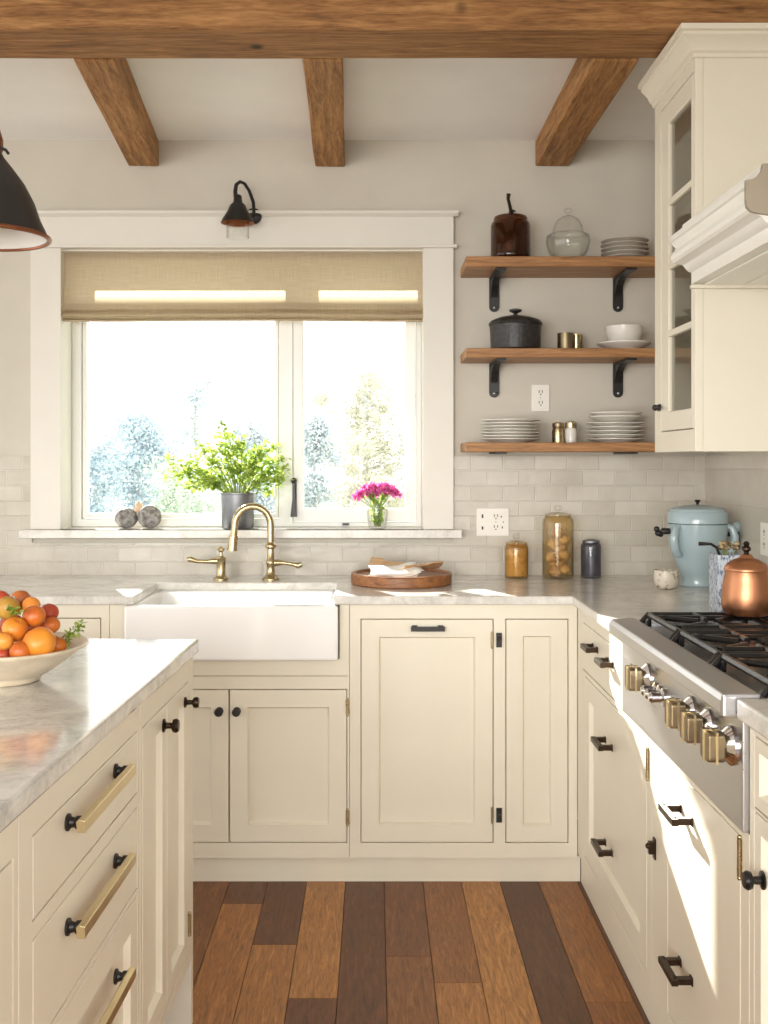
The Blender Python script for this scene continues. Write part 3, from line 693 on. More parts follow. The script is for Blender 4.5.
# dutch oven
du = thing('casserole_pot', 'black lidded cast-iron pot at the left of the middle shelf', 'pot', (wx(515.5, YS), YS, zm + .0006))
MB().lathe([(0, 0), (.082, 0), (.090, .006), (.092, .055), (.094, .078), (.090, .078), (.086, .01), (0, .006)], seg=40).build('body', M['ironpot'], du, smooth=True)
MB().lathe([(.096, .0785), (.098, .081), (.097, .086), (.088, .094), (.06, .103), (.03, .108), (0, .109)], seg=40).build('lid', M['ironpot'], du, smooth=True)
MB().lathe([(0, .109), (.008, .109), (.007, .116), (.022, .122), (.024, .127), (.014, .130), (0, .130)], seg=20).build('lid_knob', M['ironpot'], du, smooth=True)
du.scale = (1, 1, 1.18)
# brass cups and shakers
def cup_mb(r, hgt): return MB().lathe([(0, 0), (r * .96, 0), (r, .004), (r, hgt), (r * .9, hgt), (r * .9, .006), (0, .005)], seg=28)
tag(cup_mb(.029, .064).build('brass_cup', M['knobbrass'], None, (wx(565, YS), YS - .01, zm + .0006), smooth=True), 'brass cup on the middle shelf, left of a matching pair', 'cup', 'brass cups')
tag(cup_mb(.024, .066).build('brass_cup', M['brass'], None, (wx(578.5, YS), YS + .045, zm + .0006), smooth=True), 'brass cup on the middle shelf, right of a pair and nearer the white bowl', 'cup', 'brass cups')
sA = thing('shaker', 'brass shaker on the bottom shelf between the plate stacks, left of two', 'shaker', (wx(558, YS), YS, zb + .0006))
MB().lathe([(0, 0), (.021, 0), (.022, .04), (.019, .056), (0, .056)], seg=24).build('body', M['brass'], sA, smooth=True); MB().lathe([(.0195, .0562), (.021, .058), (.021, .070), (.012, .074), (0, .074)], seg=24).build('cap', M['knobbrass'], sA, smooth=True)
sB = thing('shaker', 'white shaker with a brass cap on the bottom shelf between the plate stacks', 'shaker', (wx(570.5, YS), YS - .008, zb + .0006))
MB().lathe([(0, 0), (.020, 0), (.021, .04), (.018, .053), (0, .053)], seg=24).build('body', M['plate'], sB, smooth=True); MB().lathe([(.0185, .0532), (.021, .055), (.021, .072), (.012, .077), (0, .077)], seg=24).build('cap', M['brass'], sB, smooth=True)
# top shelf: amber jar, glass cloche jar
aj = thing('lidded_jar', 'dark amber glass jar with a twig-shaped lid handle on the top shelf', 'jar', (wx(510.5, YS), YS, zt + .0006))
MB().lathe([(0, 0), (.062, 0), (.071, .006), (.072, .02), (.072, .115), (.068, .127), (.058, .134), (.055, .134), (.066, .122), (.068, .02), (.06, .008), (0, .006)], seg=40).build('body', M['amber'], aj, smooth=True, ang=60)
MB().lathe([(.060, .1345), (.062, .138), (.058, .146), (.040, .152), (.012, .155), (0, .155)], seg=36).build('lid', M['amber'], aj, smooth=True)
MB().tube([(0, 0, .154), (.002, 0, .166), (-.003, 0, .185), (-.008, .004, .205), (-.006, .004, .222)], [.013, .007, .006, .006, .008], 8).tube([(0, 0, .160), (.012, -.004, .166), (.017, -.006, .163)], [.005, .004, .003], 6).build('twig_handle', M['bronze'], aj, smooth=True)
gj = thing('glass_jar', 'clear ribbed glass bowl with a domed glass lid on the top shelf', 'jar', (wx(568, YS), YS, zt + .0006))
MB().lathe([(0, 0), (.045, 0), (.052, .004), (.070, .035), (.078, .065), (.074, .084), (.060, .092), (.058, .090), (.071, .081), (.074, .065), (.066, .037), (.045, .008), (0, .006)], seg=60, wob=.018).build('bowl', M['glass'], gj, smooth=True, ang=60)
MB().lathe([(.052, .0925), (.054, .096), (.050, .115), (.038, .136), (.018, .148), (.006, .151), (0, .151)], seg=40).build('lid', M['glass'], gj, smooth=True)
MB().lathe([(0, .151), (.005, .151), (.005, .157), (.014, .163), (.014, .170), (.006, .175), (0, .175)], seg=20).build('lid_knob', M['glass'], gj, smooth=True)

aj.scale = (1, 1, 1.12); gj.scale = (1.04, 1.04, 1.12)
# ------------------------------------------------------------------ outlets
def outlet(name, label, x, z, Wd, Hh, marks, rot=0, loc=None, y=YW):
    r = thing(name, label, 'outlet', loc or (x, y, z), rot)
    MB().box(-Wd / 2, Wd / 2, -.006, -.0006, -Hh / 2, Hh / 2).build('cover_plate', M['outlet'], r, bevel=.0015)
    m = MB()
    for (u, v, a, b) in marks: m.box(u - a, u + a, -.0068, -.0061, v - b, v + b)
    m.build('socket_slots', M['slot'], r)
    return r
rec = lambda cx: [(cx - .006, .024, .0013, .005), (cx + .006, .024, .0013, .005), (cx, .013, .0025, .002), (cx - .006, -.016, .0013, .005), (cx + .006, -.016, .0013, .005), (cx, -.027, .0025, .002), (cx, 0, .0015, .0015)]
outlet('wall_outlet', 'single cream outlet plate on the painted wall between the lower shelves', wx(540.5, YW), wz(398, YW), .066, .100, rec(0))
sw = [(-.038, .022, .003, .007), (-.038, -.022, .003, .006)]
outlet('wall_outlet', 'double cream switch and outlet plate on the tiles above the amber jar', wx(492.5, YW - .01), wz(522, YW - .01), .121, .104, sw + rec(.012) + [(.032, .02, .002, .003), (.036, -.02, .002, .004), (.04, .0, .002, .002)], y=YW - .010)
outlet('wall_outlet', 'cream outlet plate on the right tiled wall behind the copper pot', 0, 0, .07, .104, rec(0), -PI / 2, (XR - .010, F * (XR - .01) / (766 - VX), wz(539, 3.43)))

# ------------------------------------------------------------------ on the worktop
ZW = .9206
def jar(name, label, x, y, r, hgt, gm, fill, fillh, neck=.86, lidm=None, knob=True):
    j = thing(name, label, 'jar', (x, y, ZW))
    MB().lathe([(0, 0), (r * .95, 0), (r, .005), (r, hgt * .9), (r * .97, hgt * .95), (r * neck, hgt), (r * (neck - .06), hgt), (r * .92, hgt * .93), (r * .95, hgt * .88), (r * .95, .009), (0, .008)], seg=36).build('body', gm, j, smooth=True, ang=60)
    if fill: MB().lathe([(0, .0085), (r * .93, .0095), (r * .93, fillh), (r * .6, fillh + .004), (0, fillh + .002)], seg=30).build('contents', fill, j, smooth=True)
    lm = lidm or gm
    MB().lathe([(r * neck * .9, hgt + .0004), (r * neck * 1.04, hgt + .001), (r * neck * 1.04, hgt + .007), (r * .4, hgt + .013), (0, hgt + .013)], seg=32).build('lid', lm, j, smooth=True)
    if knob: MB().lathe([(0, hgt + .013), (.006, hgt + .013), (.005, hgt + .018), (.013, hgt + .025), (.014, hgt + .032), (.008, hgt + .039), (0, hgt + .04)], seg=18).build('lid_knob', M['glass'], j, smooth=True)
    return j
YJ = 3.955; sj = F / YJ
jar('storage_jar', 'short honey-coloured glass jar with a ball-topped lid on the worktop', wx(516.5, YJ), YJ, 11.8 / sj, .122, M['honey'], M['filling'], .105)
tj = jar('storage_jar', 'tall tan glass jar of dried slices, largest of the jars on the worktop', wx(558, YJ), YJ, 15.6 / sj, .225, M['tallglass'], None, 0, .8)
for k, (dx, dy, dz, rr) in enumerate([(-.015, -.01, .028, .026), (.02, -.012, .034, .024), (0, .02, .05, .026), (-.02, -.008, .075, .025), (.018, -.014, .082, .026), (.005, .012, .11, .027), (-.018, -.012, .125, .025), (.02, .0, .14, .023), (-.004, -.014, .165, .024)]):
    o = MB().ball((dx, dy, dz), rr, (1, .9, .8), 14, 10, .25, k).build('dried_slice', M['dried'], tj, smooth=True)
jar('storage_jar', 'small smoky grey glass jar with a metal screw lid on the worktop', wx(591, YJ), YJ, 10.2 / sj, .128, M['smoky'], None, 0, .8, M['zinc'], False)

# teal crock
ck = thing('enamel_crock', 'pale blue lidded enamel crock with black handles in the worktop corner', 'crock', (wx(697.5, 3.70), 3.70, ZW))
MB().lathe([(0, 0), (.057, 0), (.060, .006), (.055, .028), (.062, .055), (.080, .095), (.094, .140), (.099, .180), (.0995, .212), (.095, .214), (0, .214)], seg=48).build('body', M['teal'], ck, smooth=True)
MB().lathe([(.0985, .2145), (.1015, .216), (.1015, .250), (.0985, .2545), (.092, .2545), (.090, .262), (.084, .2665), (.05, .274), (.02, .278), (0, .278)], seg=48).build('lid', M['teal'], ck, smooth=True)
MB().lathe([(0, .278), (.005, .278), (.005, .283), (.010, .290), (.008, .294), (0, .294)], seg=16).build('lid_knob', M['black'], ck, smooth=True)
for (a, nm) in ((215, 1), (-20, 2)):
    ca_, sa_ = math.cos(math.radians(a)), math.sin(math.radians(a))
    P = [(.096, .205), (.112, .200), (.122, .170), (.118, .135), (.102, .112), (.088, .108)]
    MB().tube([(p * ca_, p * sa_, z) for p, z in P], [.010, .012, .014, .014, .012, .009], 12).build('lug_handle', M['teal'], ck, smooth=True)
MB().tube([(-.094, -.01, .187), (-.122, -.01, .187), (-.128, -.01, .188)], [.010, .011, .008], 12).ball((-.135, -.01, .180), .013, (1, 1, .8)).ball((-.142, -.01, .194), .010).ball((-.128, -.01, .176), .009).build('spigot_handle', M['black'], ck, smooth=True)
MB().tube([(.094, -.01, .176), (.122, -.01, .18)], .008, 10).tube([(.130, -.01, .125), (.130, -.01, .185)], .011, 12).build('grip', M['black'], ck, smooth=True)
MB().ball((.128, -.01, .200), .018, (.95, .95, 1.1)).build('grip_cap', M['teal'], ck, smooth=True)
tag(MB().lathe([(0, 0), (.024, 0), (.033, .006), (.040, .025), (.041, .045), (.038, .062), (.035, .062), (.037, .045), (.035, .022), (0, .008)], seg=32).build('cup', M['cupmat'], None, (wx(666, 3.62), 3.62, ZW), smooth=True), 'small off-white cup with brown drip marks left of the blue crock', 'cup')
tb = thing('patterned_tin', 'square blue and white patterned tin behind the copper pot', 'tin', (.988, 3.05, ZW))
MB().holed(-.036, .036, -.04, .04, [(-.033, .033, -.037, .037)], .002, .165, XY).box(-.036, .036, -.04, .04, 0, .002).build('body', M['tin'], tb, bevel=.001)
df = thing('dried_flowers', 'bunch of pale dried flowers standing in the patterned tin', 'flowers', (.99, 3.05, ZW + .0025))
m = MB()
for k in range(9):
    a = rng.uniform(0, 2 * PI); rr = rng.uniform(.006, .022); m.tube([(rr * .5 * math.cos(a), rr * .5 * math.sin(a), 0), (rr * 1.2 * math.cos(a), rr * math.sin(a), .165 + rng.uniform(0, .012))], .0015, 5)
m.build('stems', M['stem'], df)
m = MB()
for k in range(26):
    a = rng.uniform(0, 2 * PI); rr = rng.uniform(.0, .036); m.ball((rr * math.cos(a), rr * .8 * math.sin(a), .175 + rng.uniform(0, .02)), rng.uniform(.005, .010), (1, 1, .7), 8, 6, .3, k)
m.build('flower_heads', speckle('dried_petals', C(200, 180, 140), C(104, 84, 52), 60, .4, .6, .8), df, smooth=True)
sf = thing('black_spoon', 'dark metal spoon with its handle sticking out left of the patterned tin', 'spoon', (.965, 3.04, ZW + .003))
MB().tube([(.03, .02, .03), (.002, -.01, .150), (-.012, -.018, .182), (-.028, -.018, .192), (-.062, -.018, .193)], [.005, .004, .004, .004, .006], 8).build('handle', M['black'], sf, smooth=True)

# round board with papers and spatulas
bd = thing('serving_board', 'round wooden serving board under the papers on the worktop', 'tray', (.092, 3.78, ZW))
MB().lathe([(0, 0), (.172, 0), (.176, .004), (.176, .034), (.172, .038), (.160, .038), (.156, .030), (0, .030)], seg=64).build('board', M['board'], bd, smooth=True, ang=30)
pm = MB(); 
for k in range(3):
    mt = Matrix.Rotation(.25 * k - .2, 4, 'Z'); zz = .0312 + k * .004
    g = [[pm.bm.verts.new(mt @ Vector((-.10 + .17 * i / 8, -.06 + .10 * j / 4, zz + .012 * math.sin(i * .8 + k) * (i / 8) ** 2 + .022 * (j / 4) ** 1.5 + .003))) for j in range(5)] for i in range(9)]
    for i in range(8):
        for j in range(4): pm.bm.faces.new((g[i][j], g[i + 1][j], g[i + 1][j + 1], g[i][j + 1]))
o = tag(pm.build('folded_papers', M['paper'], None, (.085, 3.74, ZW), smooth=True), 'loose white folded papers lying on the round wooden board', 'paper')
sd = o.modifiers.new('thick', 'SOLIDIFY'); sd.thickness = .0012
def spat(name, label, p0, p1, w0, w1, mat, roll=0):
    p0, p1 = Vector(p0), Vector(p1); d = (p1 - p0); Ln = d.length
    poly = [(0, -w0), (Ln * .3, -w0 * 1.1), (Ln * .42, -w1), (Ln, -w1 * 1.2), (Ln, w1 * 1.2), (Ln * .42, w1), (Ln * .3, w0 * 1.1), (0, w0)]
    m = MB().prism(poly, -.003, .003, lambda u, v, w: (u, v, w))
    o = m.build(name, mat, None, p0, bevel=.0015); o.rotation_euler = (d.to_track_quat('X', 'Z') @ Matrix.Rotation(math.radians(roll), 3, 'X').to_quaternion()).to_euler(); return tag(o, label, 'spatula')
spat('wooden_spatula', 'pale wooden spatula on the round board, wide end raised to the left', (-.018, 3.82, ZW + .072), (.12, 3.80, ZW + .058), .020, .010, M['spoonwood'], 38)
spat('wooden_spatula', 'pale wooden spatula on the round board, pointing right over the papers', (.235, 3.78, ZW + .068), (.10, 3.74, ZW + .058), .018, .009, M['spoonwood'], 30)
spat('wooden_spatula', 'brown wooden spatula lying flat on the right of the round board', (.225, 3.83, ZW + .050), (.11, 3.80, ZW + .048), .012, .006, M['board'])

# faucet
YT = 3.90
fa = thing('kitchen_faucet', 'brass gooseneck faucet with a right-hand lever behind the sink', 'faucet', (-.375, YT, ZW))
MB().lathe([(0, 0), (.031, 0), (.031, .004), (.022, .010), (.015, .022), (.014, .05), (.017, .056), (.017, .066), (.013, .072), (.012, .110), (.020, .116), (.021, .122), (.018, .128), (.0135, .134), (0, .134)], seg=28).build('base', M['brass'], fa, smooth=True)
ap = [(.0, 0, .13), (0, 0, .19)] + [(-.064 + .064 * math.cos(a), -.01 * (1 - math.cos(a)) / 2, .195 + .068 * math.sin(a)) for a in [PI * k / 14 for k in range(0, 15)]] + [(-.132, -.011, .155)]
MB().tube(ap, .0125, 14).build('spout', M['brass'], fa, smooth=True, ang=60)
MB().tube([(-.1315, -.011, .158), (-.134, -.011, .148), (-.136, -.011, .118), (-.137, -.011, .104)], [.0155, .0165, .0165, .0185], 14).build('spray_head', M['brass'], fa, smooth=True)
def lever(par, s, z): return MB().tube([(s * .012, 0, z), (s * .03, 0, z), (s * .045, -.002, z), (s * .075, -.006, z - .004), (s * .10, -.008, z - .010), (s * .112, -.008, z - .004)], [.012, .011, .007, .007, .0105, .009], 12).build('lever', M['brass'], par, smooth=True)
lever(fa, 1, .060)
fv = thing('faucet_valve', 'small brass tap valve with a left-hand lever beside the gooseneck faucet', 'faucet', (-.554, YT, ZW))
MB().lathe([(0, 0), (.027, 0), (.027, .004), (.020, .008), (.016, .016), (.0165, .07), (.019, .074), (.017, .080), (.006, .084), (.0055, .098), (.012, .104), (.013, .112), (.008, .117), (0, .118)], seg=26).build('body', M['brass'], fv, smooth=True)
MB().tube([(-.012, 0, .066), (-.03, 0, .066), (-.05, -.004, .064), (-.085, -.008, .066), (-.108, -.010, .074), (-.118, -.010, .072)], [.012, .011, .007, .007, .0105, .009], 12).build('lever', M['brass'], fv, smooth=True)

# ------------------------------------------------------------------ on the sill
ZS = 1.0914
def leaf(m, p, d, n, L, w):
    d = d.normalized(); sidev = d.cross(n); sidev = sidev.normalized() if sidev.length > 1e-5 else Vector((1, 0, 0)); up = sidev.cross(d)
    a = m.bm.verts.new(p); b = m.bm.verts.new(p + d * L * .45 + sidev * w + up * L * .06); c_ = m.bm.verts.new(p + d * L); e = m.bm.verts.new(p + d * L * .45 - sidev * w + up * L * .06); q = m.bm.verts.new(p + d * L * .5 - up * L * .03)
    m.bm.faces.new((a, b, q)); m.bm.faces.new((b, c_, q)); m.bm.faces.new((a, q, e)); m.bm.faces.new((q, c_, e))
pot = thing('potted_plant', 'bushy light-green plant in a grey zinc pot on the window sill', 'plant', (wx(238, 4.115), 4.112, ZS))
MB().lathe([(0, 0), (.058, 0), (.060, .003), (.064, .128), (.067, .130), (.067, .135), (.061, .135), (.055, .01), (0, .008)], seg=36).build('pot', M['zinc'], pot, smooth=True)
MB().lathe([(0, .108), (.058, .108), (.0595, .112), (0, .118)], seg=24).build('soil', paint('soil', C(60, 46, 34), .9), pot)
rp = random.Random(11); st = MB(); lv = MB()
tips = [(-.24, .13), (-.21, .06), (-.17, .19), (-.13, .10), (-.15, .25), (-.10, .17), (-.07, .27), (-.06, .34), (-.03, .22), (-.04, .30), (0, .25), (.02, .19), (.03, .27), (.06, .22), (.07, .15), (.10, .24), (.12, .17), (.13, .24), (.15, .11), (.155, .06), (.16, .18), (-.19, .12), (.09, .09), (-.25, .17), (-.22, .10), (-.20, .16), (-.26, .11), (-.12, .21), (-.09, .23), (.17, .14), (.18, .10), (.10, .20), (-.16, .05), (-.02, .14), (.04, .12), (-.10, .07), (.125, .03)]
for (tx, tz) in tips:
    ty = rp.uniform(-.075, .035)
    b0 = Vector((tx * .12, rp.uniform(-.02, .02), .112)); tip = Vector((tx, ty,   .125 + tz * .80 - .01)); mid = b0.lerp(tip, .5) + Vector((-tx * .12, 0, .045))
    P = [(b0 * (1 - t) * (1 - t) + mid * 2 * t * (1 - t) + tip * t * t) for t in [k / 8 for k in range(9)]]
    st.tube(P, [.0022 - .0012 * k / 8 for k in range(9)], 5)
    for k in range(3, 9):
        for q in range(5 if k < 6 else 9):
            base = P[k] + Vector((rp.gauss(0, .010), rp.gauss(0, .010), rp.gauss(0, .010)))
            d = Vector((rp.gauss(0, 1) + tx * 1.5, rp.gauss(0, .8) - .2, rp.gauss(.25, .8)))
            leaf(lv, base, d, Vector((rp.gauss(0, .4), rp.gauss(0, .4), 1)), rp.uniform(.016, .031), rp.uniform(.006, .011))
st.build('stems', M['stem'], pot, smooth=True); lv.build('foliage', M['pot_leaf'], pot)
# stone balls
yst = 4.112
tag(MB().ball((0, 0, .0385), .043, (1, 1, .9), 28, 20, .05, 2).build('stone_ball', M['stone'], None, (wx(126.5, yst), yst, ZS), smooth=True), 'rough grey stone ball on the window sill, left and flatter of the pair', 'ornament', 'stone balls on the sill')
tag(MB().ball((0, 0, .044), .0455, (1, 1, .97), 28, 20, .05, 5).build('stone_ball', M['stone'], None, (wx(149.8, yst), yst - .004, ZS), smooth=True), 'rough grey stone ball on the window sill, right and rounder of the pair', 'ornament', 'stone balls on the sill')
tag(MB().ball((0, 0, 0), .022, (.75, .7, 1.1), 16, 12, .35, 3).ball((.016, .004, -.006), .015, (1.2, .8, .8), 14, 10, .3, 8).build('dried_shell', M['shell'], None, (wx(138, 4.14), 4.155, ZS + .074), smooth=True), 'small pale tan shell resting behind the two stone balls', 'ornament')
# vase with magenta flowers
YV = 4.105; xv = wx(377.5, YV)
tag(MB().lathe([(0, 0), (.028, 0), (.032, .004), (.038, .03), (.040, .06), (.036, .085), (.040, .112), (.0385, .112), (.034, .085), (.037, .06), (.034, .03), (.026, .008), (0, .007)], seg=32).build('glass_vase', M['glass'], None, (xv, YV, ZS), smooth=True, ang=60), 'small clear glass vase holding the magenta flowers on the sill', 'vase')
bq = thing('flower_bouquet', 'bunch of bright magenta flowers standing in the glass vase', 'flowers', (xv, YV, ZS + .0075))
st = MB(); lv = MB(); rp = random.Random(5)
heads = [(-.066, -.01, .142), (-.036, -.022, .150), (-.008, -.03, .146), (.022, -.028, .152), (.052, -.014, .146), (.074, .004, .140), (-.046, .02, .160), (-.012, .012, .168), (.022, .014, .168), (.052, .02, .158), (.004, -.01, .160), (-.025, -.005, .164), (.035, -.004, .163), (-.078, .012, .132)]
heads = [(a, b, c_ - .018) for a, b, c_ in heads]
for hx, hy, hz in heads:
    st.tube([(hx * .15, hy * .2, .002), (hx * .25, hy * .25, .07), (hx * .9, hy * .9, hz - .01)], .0016, 5)
for k in range(330):
    a = rp.uniform(0, 2 * PI); z = rp.uniform(.008, .122); rr = rp.uniform(.004, .027 if z < .104 else .044)
    leaf(lv, Vector((rr * math.cos(a), rr * math.sin(a), z)), Vector((math.cos(a) * (.2 if z < .09 else 1), math.sin(a) * (.2 if z < .09 else 1), rp.uniform(.3, 1.2))), Vector((rp.gauss(0, 1), rp.gauss(0, 1), .4)), rp.uniform(.014, .026) * (.6 if z < .1 else 1), .006)
st.build('stems', M['stem'], bq); lv.build('leaves', M['vasegreen'], bq)
for hx, hy, hz in heads:
    m = MB(); m.ball((hx, hy, hz), .010, (1, 1, .8), 8, 6)
    for k in range(46):
        dv = Vector((rp.gauss(0, 1), rp.gauss(0, 1), rp.gauss(.25, .8))).normalized()
        leaf(m, Vector((hx, hy, hz)) + dv * .006, dv, Vector((rp.gauss(0, 1), rp.gauss(0, 1), rp.gauss(0, 1))), rp.uniform(.014, .020), .0055)
    m.build('blossom', M['petal'], bq)

# ------------------------------------------------------------------ fruit bowl on the island
ZI = .9186; BX, BY = -.724, 2.12
tag(MB().lathe([(0, 0), (.064, 0), (.068, .004), (.070, .010), (.085, .017), (.120, .040), (.148, .062), (.158, .067), (.160, .071), (.156, .0725), (.143, .064), (.112, .043), (.078, .024), (0, .016)], seg=64).build('fruit_bowl', M['bowl'], None, (BX, BY, ZI), smooth=True, ang=60), 'wide cream ceramic bowl heaped with fruit on the island', 'bowl')
def fruitmat(name, a, b): return speckle(name, a, b, 7, .36, .62, .42, 0, .06)
FM = {'orange': fruitmat('orange_skin', C(216, 136, 42), C(198, 106, 26)), 'deep': fruitmat('deep_orange_skin', C(206, 116, 36), C(172, 80, 26)), 'yellow': fruitmat('yellow_orange_skin', C(222, 152, 64), C(206, 122, 42)),
      'red': fruitmat('red_peach_skin', C(196, 88, 48), C(162, 56, 36)), 'green': fruitmat('green_gold_skin', C(186, 146, 62), C(160, 116, 44)), 'rust': fruitmat('rust_skin', C(190, 110, 52), C(150, 76, 36))}
fr = [(300, 485, 118, 2.035, 'orange', 'large round orange at the front right of the fruit bowl, biggest fruit'),
      (115, 378, 90, 2.055, 'orange', 'smooth orange in the middle of the heap, left of the large orange'),
      (30, 470, 66, 2.02, 'yellow', 'apricot at the left picture edge, halfway up the front of the heap'),
      (155, 548, 73, 2.01, 'deep', 'deep orange fruit low at the front rim, left of the large orange'),
      (22, 578, 58, 2.03, 'red', 'reddish peach low at the front rim by the left picture edge'),
      (262, 278, 80, 2.085, 'deep', 'orange apricot high on the heap just below the yellow one'),
      (238, 200, 66, 2.12, 'yellow', 'yellow-orange apricot near the top right of the heap'),
      (160, 155, 74, 2.16, 'rust', 'rust-coloured fruit at the very top of the heap'),
      (62, 215, 84, 2.10, 'green', 'greenish gold fruit with a brown calyx at upper left of the heap'),
      (8, 150, 66, 2.165, 'red', 'reddish fruit at the top left corner of the heap by the picture edge'),
      (378, 250, 66, 2.16, 'red', 'red peach at the right shoulder of the heap'),
      (438, 505, 66, 2.09, 'deep', 'small deep orange fruit at the far right rim behind the large orange'),
      (398, 345, 58, 2.13, 'deep', 'small orange fruit at the right beside the herb sprig'),
      (280, 360, 60, 2.13, 'red', 'dark red fruit tucked in shadow above the large orange'),
      (200, 440, 60, 2.13, 'red', 'red fruit in shadow deep between the front oranges')]
def fruit_mb(r, kind, k):
    m = MB().ball((0, 0, 0), r, (1, 1, .94), 28, 20, .04, k)
    for v in m.bm.verts:   # dimple at the top
        d = math.hypot(v.co.x, v.co.y) / r
        if v.co.z > 0 and d < .35: v.co.z -= r * .12 * (1 - d / .35)
    return m
for k, (cx, cy, r, Y, kd, lab) in enumerate(fr):
    px, py = cx / 7.68, 580 + cy / 7.68
    o = fruit_mb(r / 7.68 * Y / F * 1.1, kd, k).build('fruit', FM[kd], None, (wx(px, Y), Y, wz(py, Y)), smooth=True)
    o.rotation_euler = (rp.uniform(-.6, .6), rp.uniform(-.6, .6), rp.uniform(0, 6)); tag(o, lab, 'fruit', 'fruit in the bowl')
    if kd == 'green': MB().lathe([(0, 0), (.006, 0), (.004, .004), (.002, .009), (0, .009)], (0, 0, r / 7.68 * Y / F * .8), 10).build('calyx', M['trunk'], o)
for k, (dx, dy, dz, r, kd) in enumerate([(-.07, -.06, .055, .028, 'orange'), (-.10, .0, .06, .028, 'deep'), (-.07, .06, .06, .028, 'orange'), (0, .085, .06, .028, 'yellow'), (.065, .07, .058, .025, 'orange'), (-.05, 0, .105, .028, 'orange'), (.0, .0, .046, .028, 'deep'), (.055, .02, .052, .026, 'deep'), (.0, .045, .10, .026, 'red')]):
    o = fruit_mb(r, kd, k + 30).build('fruit', FM[kd], None, (BX + dx, BY + dy, ZI + dz), smooth=True); tag(o, 'orange fruit at the back or hidden side of the heap in the bowl', 'fruit', 'fruit hidden at the back of the bowl')
hb = MB(); hp = Vector((wx(60, 2.10), 2.10, wz(640, 2.10)))
for k in range(10):
    t = k / 9; tip = Vector((wx(80, 2.10), 2.10, wz(627, 2.10)))
    p = hp.lerp(tip, t)
    for q in range(11): leaf(hb, p - hp + Vector((rp.gauss(0, .004), rp.gauss(0, .004), rp.gauss(0, .005) - .006 * (1 - t))), Vector((rp.gauss(.5, .7), rp.gauss(0, .6), rp.gauss(.2, .7))), Vector((rp.gauss(0, .5), rp.gauss(0, .5), 1)), rp.uniform(.008, .014), .0028)
hb.tube([(0, 0, -.02), (.01, 0, .0), tip - hp], .0012, 5)
tag(hb.build('herb_sprig', M['herb'], None, hp), 'green herb sprig hanging out over the right rim of the fruit bowl', 'herb')
hb = MB(); hp = Vector((wx(15, 2.05), 2.05, wz(612, 2.05)))
for q in range(8): leaf(hb, Vector((rp.uniform(-.02, .012), rp.uniform(-.006, .004), rp.uniform(-.006, .006))), Vector((rp.gauss(.3, .5), -.3, rp.gauss(0, .3))), Vector((0, -.6, 1)), rp.uniform(.016, .026), .008)
tag(hb.build('green_leaf', M['herb'], None, hp), 'green leaves tucked between fruit at the upper left of the heap', 'leaf')

# ------------------------------------------------------------------ lamps
sconce_scale = .93
pd = thing('pendant_lamp', 'black dome pendant lamp with a copper rim at the left picture edge', 'pendant lamp', (-.762, 2.10, 1.782))
outer = [(.1255, .0), (.121, .012), (.110, .035), (.098, .070), (.080, .105), (.058, .135), (.042, .155), (.036, .168)]
MB().lathe(outer + [(.034, .168)], seg=56).build('shade', M['black'], pd, smooth=True, ang=60)
MB().lathe([(r - .004, z + .0005) for r, z in outer] + [(0, .165)], seg=48).build('shade_lining', M['lampwhite'], pd, smooth=True)
MB().tube([(.1265 * math.cos(2 * PI * k / 48), .1265 * math.sin(2 * PI * k / 48), 0) for k in range(49)], .0045, 8, False).build('rim', M['copperrim'], pd, smooth=True)
MB().lathe([(.038, .166), (.040, .172), (.040, .19), (.034, .21), (.020, .222), (.012, .225), (0, .225)], seg=32).build('cap', M['copperrim'], pd, smooth=True)
MB().tube([(.034, -.01, .172), (.050, -.01, .166), (.056, -.012, .158)], .003, 8).build('thumb_screw', M['black'], pd, smooth=True)
MB().tube([(0, 0, .224), (0, 0, 2.54 - 1.782)], .006, 10).build('rod', M['black'], pd, smooth=True)
MB().lathe([(0, .735), (.05, .740), (.055, .752), (.055, .7675), (0, .7675)], seg=28).build('ceiling_rose', M['black'], pd, smooth=True)
MB().ball((0, 0, .05), .035, (1, 1, 1.2)).build('bulb', M['plate'], pd, smooth=True)
sc = thing('wall_sconce', 'small black gooseneck wall lamp with a clear glass shade above the window', 'wall lamp', (wx(253.5, 4.03), YW - .033, wz(216, 4.03)))
MB().lathe([(0, 0), (.032, 0), (.032, .008), (.022, .014), (0, .016)], seg=28, mat=Matrix.Rotation(PI / 2, 4, 'X')).build('backplate', M['black'], sc, smooth=True)
MB().tube([(0, -.012, 0), (.004, -.03, .012), (.004, -.05, .045), (-.010, -.075, .085), (-.026, -.095, .108), (-.042, -.105, .112), (-.056, -.108, .100), (-.060, -.108, .075), (-.058, -.108, .050)], [.008, .007, .007, .0065, .0065, .007, .0075, .008, .009], 10).build('arm', M['black'], sc, smooth=True)
cx_, cy_ = -.050, -.108
shd = [(.066, -.050), (.060, -.036), (.040, -.004), (.030, .020), (.018, .030), (.015, .055), (.010, .060)]
MB().lathe(shd, (cx_, cy_, 0), 36).build('shade', M['black'], sc, smooth=True, ang=60)
MB().lathe([(.0645, -.0500), (.057, -.036), (.036, -.006), (.018, .012), (0, .014)], (cx_, cy_, -.001), 36).build('shade_lining', M['copperrim'], sc, smooth=True)
MB().lathe([(.040, -.012), (.044, -.04), (.044, -.108), (.042, -.108), (.042, -.04), (.038, -.012)], (cx_, cy_, 0), 32).build('glass_shade', M['glass'], sc, smooth=True)

sc.scale = (sconce_scale,) * 3
